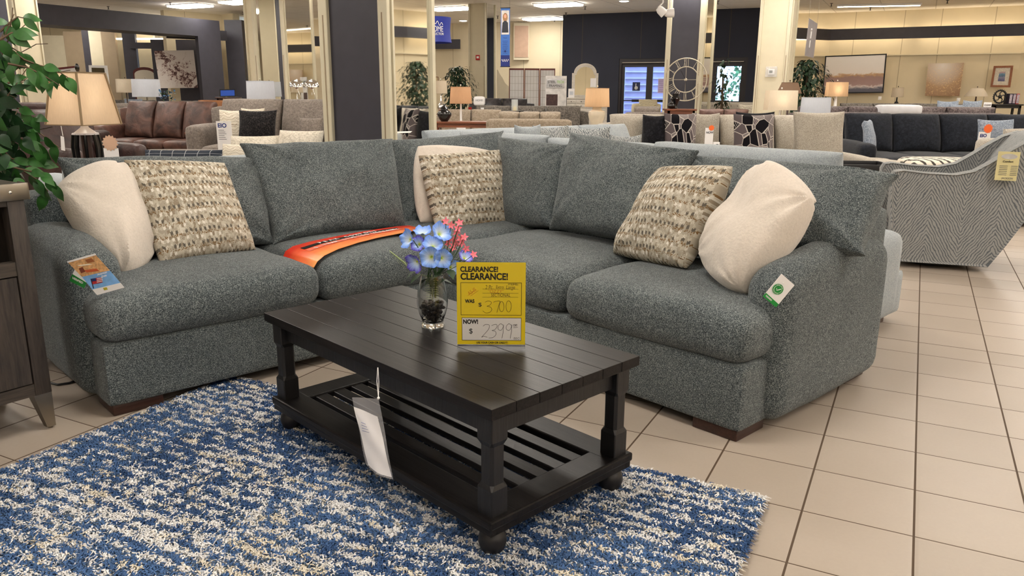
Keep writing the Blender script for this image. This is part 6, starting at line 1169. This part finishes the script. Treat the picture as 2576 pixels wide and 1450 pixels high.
# beige sofa with geometric pillows
sofa_b('sofa', 'long beige linen sofa with scatter cushions behind the light grey sectional', xat(1822, 9.6), 10.0, R(0), 3.0, 1.45, .98, m_beige, 4, armw=.16, armh=.55, bT=.28)
Gg = 'pillows on the beige linen sofa'
bpil('throw_pillow', 'large loose beige cushion at the left end of the beige sofa', 1580, 288, 372, 9.1, 104, .2, m_beige, 47, group=Gg, skew=8, seat=0.46); bpil('throw_pillow', 'plain black velvet pillow beside the left geometric pillow', 1643, 288, 372, 8.9, 58, .2, m_blk, 48, rz=-.5, group=Gg, skew=6, seat=0.46); bpil('throw_pillow', 'black and grey geometric pillow beside the plain black one', 1712, 284, 376, 8.8, 82, .18, m_geo, 49, group=Gg, seat=0.46); bpil('throw_pillow', 'beige cushion between the geometric pillows', 1776, 284, 372, 9.15, 70, .2, m_beige, 50, group=Gg, seat=0.46); bpil('throw_pillow', 'black and grey geometric pillow at the middle of the beige sofa', 1897, 286, 372, 8.85, 104, .18, m_geo, 51, group=Gg, seat=0.46); bpil('throw_pillow', 'black velvet pillow edge behind the middle geometric pillow', 1900, 281, 350, 9.0, 98, .1, m_blk, 52, group=Gg, seat=0.46); bpil('throw_pillow', 'square beige cushion at the right end of the beige sofa', 2060, 280, 380, 9.0, 130, .2, m_beige, 53, group=Gg, seat=0.46)
t = thing('price_card', 'narrow white price card with orange sticker on the beige sofa', 'sign', (xat(1791, 8.66), 8.66, .46)); hc = atY(1791, 322, 8.66).z - t.location.z; M().box(-.045, .045, 0, .004, 0, hc).build('card', m_paper, t, smooth=False); burst(t, .02, hc + .0, .032, m_orange); text('NOW', .03, m_print, t, frame_mtx((-.035, -.003, hc - .06), (1, 0, 0), (0, 0, 1)), bold=.001)
t = thing('card_box', 'small white card box beside the narrow price card', 'box', (xat(1812, 8.66), 8.66, .46), R(20)); M().box(-.04, .04, 0, .04, 0, .26, c=.002).build('box_body', m_paper, t); M().box(-.01, .02, -.002, 0, .08, .24).build('box_print', m_ink, t, smooth=False)
# console with black tray, zebra ottoman, chair
t = thing('tray_console', 'beige upholstered console with a black wooden tray top', 'console', (3.45, 8.05, 0), R(-6)); M().soft(-.52, .52, -.3, .3, .04, .50, .03, 0, 6).build('console_body', m_beige, t); tr_ = M().box(-.42, .36, -.24, .24, .505, .52).box(-.44, .38, -.26, -.235, .505, .56, c=.004).box(-.44, .38, .235, .26, .505, .56, c=.004).box(-.44, -.415, -.26, .26, .505, .56, c=.004).box(.355, .38, -.26, .26, .505, .56, c=.004).build('tray', m_black, t)
t = thing('ottoman', 'black and cream zebra-print ottoman behind the chevron chair', 'ottoman', (xat(2400, 8.7), 8.7, 0), R(-8)); M().soft(-.42, .42, -.32, .32, .06, .54, .07, .03, 10, .004).build('upholstery', m_zebra, t); [M().box(sx * .34 - .03, sx * .34 + .03, sy * .25 - .03, sy * .25 + .03, 0, .08).build('foot', m_leg, t, smooth=False) for sx in (-1, 1) for sy in (-1, 1)]
t = thing('barrel_chair', 'grey chevron-fabric swivel chair with swooping back, at the right edge', 'chair', (2.80, 5.62, 0), R(-19))
ARM = [(0, .04), (-.03, .30), (-.06, .52), (-.07, .66), (-.05, .70), (.0, .71), (.15, .695), (.34, .69), (.46, .72), (.56, .79), (.66, .87), (.76, .94), (.86, .975), (.94, .96), (.99, .91), (.985, .84), (.92, .66), (.83, .42), (.72, .2), (.63, .04)]
def panel(y0, y1, infl=0.02):
    m = M(); n = len(ARM); C = Vector((.42, .45)); vs = []; fs = []
    lay = [(y0 + infl, .965), (y0, .99), (y0, 1.0), (y1, 1.0), (y1, .99), (y1 - infl, .965)] if False else [(y0 + .012, .955), (y0, .985), (y0 + .02, 1.0), (y1 - .02, 1.0), (y1, .985), (y1 - .012, .955)]
    for y, s in lay:
        for a, b in ARM: vs.append((C.x + (a - C.x) * s, y, C.y + (b - C.y) * s))
    for j in range(len(lay) - 1):
        for i in range(n): k2 = (i + 1) % n; fs.append((j * n + i, j * n + k2, (j + 1) * n + k2, (j + 1) * n + i))
    fs.append(tuple(range(n))); fs.append(tuple(range((len(lay) - 1) * n, len(lay) * n))[::-1]); m.add(vs, fs); return m
panel(0, .14).build('side_panel', m_chair, t); panel(.68, .82).build('side_panel', m_chair, t)
bk = [(.50, .45), (.60, .62), (.70, .82), (.80, .95), (.88, .98), (.965, .955), (1.0, .89), (.93, .66), (.84, .42), (.70, .14), (.60, .14), (.56, .40)]
M().prism(bk, .1, .72, 'y').build('backrest', m_chair, t); M().soft(.0, .60, .13, .69, .27, .50, .07, .03, 8, .004).build('seat_cushion', m_chair, t); M().box(.03, .6, .1, .72, .04, .28).build('front_panel', m_chair, t, smooth=False); M().lathe([(.27, 0), (.27, .045)], 30, c=(.33, .41)).build('swivel_base', m_black, t)
tg = thing('paper_hangtag', 'gold printed paper hang tag on the chevron chair back', 'tag', atY(2539, 415, 5.37)); c = [atY(2501, 453, 5.38), atY(2556, 456, 5.345), atY(2568, 383, 5.345), atY(2512, 381, 5.38)]; card(tg, c, plain((206, 196, 146), .5), 'tag_card')
oT = c[3]; ex = (c[2] - c[3]).normalized(); ey = (c[0] - c[3]).normalized(); mt = Matrix.Translation(-tg.location) @ frame_mtx(c[3] + Vector((0, -.003, 0)), ex, -ey)
M().lathe([(.001, 0), (.05, 0)], 24, mat=mt @ Matrix.Translation((.07, -.032, 0)) @ Matrix.Diagonal((1, .36, 1, 1))).build('white_oval', m_white, tg, smooth=False); text('Comfort', .018, m_ink, tg, mt @ Matrix.Translation((.035, -.072, 0)), bold=.0004)
for i in range(12): M().box(.02 + (i % 2) * .07, .07 + (i % 2) * .06, -.098 - (i // 2) * .012, -.095 - (i // 2) * .012, 0, .0006, mat=mt).build('printed_line', m_print, tg, smooth=False)
text('JACKSON', .016, m_print, tg, mt @ Matrix.Translation((.045, -.185, 0)), bold=.0002)
sofa_b('sofa', 'beige linen sofa partly visible behind the chevron chair at the right edge', 5.8, 8.3, R(-4), 1.9, .95, .9, m_beige, 2, armh=.6)
# light grey sectional back to back with ours
t = thing('sectional_sofa', 'light grey chenille sectional back to back with the blue-grey one', 'sofa', IP, SA)
def gb(n, m): return m.build(n, m_lgrey, t)
gb('base_frame', M().soft(1.2, 2.1, -1.5, 2.2, .05, .30, .03, 0, 8)); gb('base_frame', M().soft(2.0, 4.1, 1.35, 2.2, .05, .30, .03, 0, 8))
m = M(); m.prism([(1.18, .12), (1.26, .12), (1.40, .52), (1.36, .74), (1.18, .78)], -1.52, 2.2, 'y'); gb('back_frame', m); gb('back_frame', M().soft(1.2, 4.1, 2.1, 2.26, .2, .76, .05, 0, 8))
gb('armrest', M().soft(1.22, 2.02, -1.52, -1.30, .05, .52, .07, .02, 8)); gb('armrest', M().soft(3.95, 4.15, 1.35, 2.2, .05, .58, .07, .02, 8))
for a, b in ((-1.3, -.45), (-.44, .42), (.43, 1.3)): gb('seat_cushion', M().soft(1.42, 2.06, a, b, .30, .44, .06, .03, 8, .006, seed=a))
for a, b in ((2.05, 3.0), (3.01, 3.94)): gb('seat_cushion', M().soft(a, b, 1.33, 2.0, .30, .44, .06, .03, 8, .006, seed=a))
gb('seat_cushion', M().soft(1.42, 2.04, 1.32, 2.1, .3, .44, .06, .03, 8, .006))
for i, (a, b, za) in enumerate(((-1.42, -.35, .965), (-.34, .5, .95), (.52, 1.4, .96))): cushion([vb(1.46, b, .46), vb(1.46, a, .46), vb(1.30, a - .02, za), vb(1.30, b, za)], .24, 'back_cushion', m_lgrey, t, seed=60 + i, k=.03, wr=.014, e=.3, n=20)
for i, (a, b) in enumerate(((1.45, 2.5), (2.5, 3.3), (3.3, 4.0))): cushion([vb(a, 1.9, .46), vb(b, 1.9, .46), vb(b, 2.08, .93), vb(a, 2.08, .93)], .24, 'back_cushion', m_lgrey, t, seed=70 + i, k=.03, wr=.012, e=.3, n=20)
for p, q in ((1.3, -1.45), (1.95, -1.45), (4.0, 1.4), (4.0, 2.1), (1.25, 2.1)): M().box(p, p + .06, q, q + .06, 0, .055).build('foot', m_leg, t, smooth=False)
Gl = 'pillows on the light grey chenille sectional'
bpil('throw_pillow', 'pale grey triangular-looking pillow corner behind the corner cushion', 1325, 313, 400, 5.7, 66, .14, m_lgrey, 61, group=Gl, skew=2, rz=.4, seat=0.44); bpil('throw_pillow', 'grey zigzag pillow left of the other zigzag ones', 1385, 315, 400, 5.8, 92, .14, m_chev, 62, group=Gl, rz=.3, seat=0.44); bpil('throw_pillow', 'wide grey zigzag pillow behind the corner cushions', 1478, 318, 400, 6.1, 110, .14, m_chev, 63, group=Gl, rz=-.3, seat=0.44); bpil('throw_pillow', 'zigzag pillow corner poking above the right back cushion', 1562, 338, 420, 5.3, 82, .16, m_chev, 64, group=Gl, skew=12, seat=0.44)
t = thing('paper_sheet', 'white paper lying on the light grey sectional', 'paper', at(1400, 350, .80)); c = [at(1352, 356, .80), at(1440, 358, .80), at(1432, 343, .80), at(1362, 345, .80)]; card(t, c, m_paper, 'sheet', .002)
# out-of-frame furniture that the pillar mirror reflects
sofa_b('loveseat', 'taupe loveseat reflected in the pillar mirror, standing out of frame at right', 9.3, 11.3, R(-75), 1.6, .95, .95, m_taupe2, 2, r=.1)
throw('throw_pillow', 'scroll pillow on the out-of-frame loveseat, seen in the mirror', [(8.75, 11.3, .47), (8.75, 10.8, .47), (8.92, 10.8, .95), (8.92, 11.3, .95)], .15, m_scroll, 81, n=16)
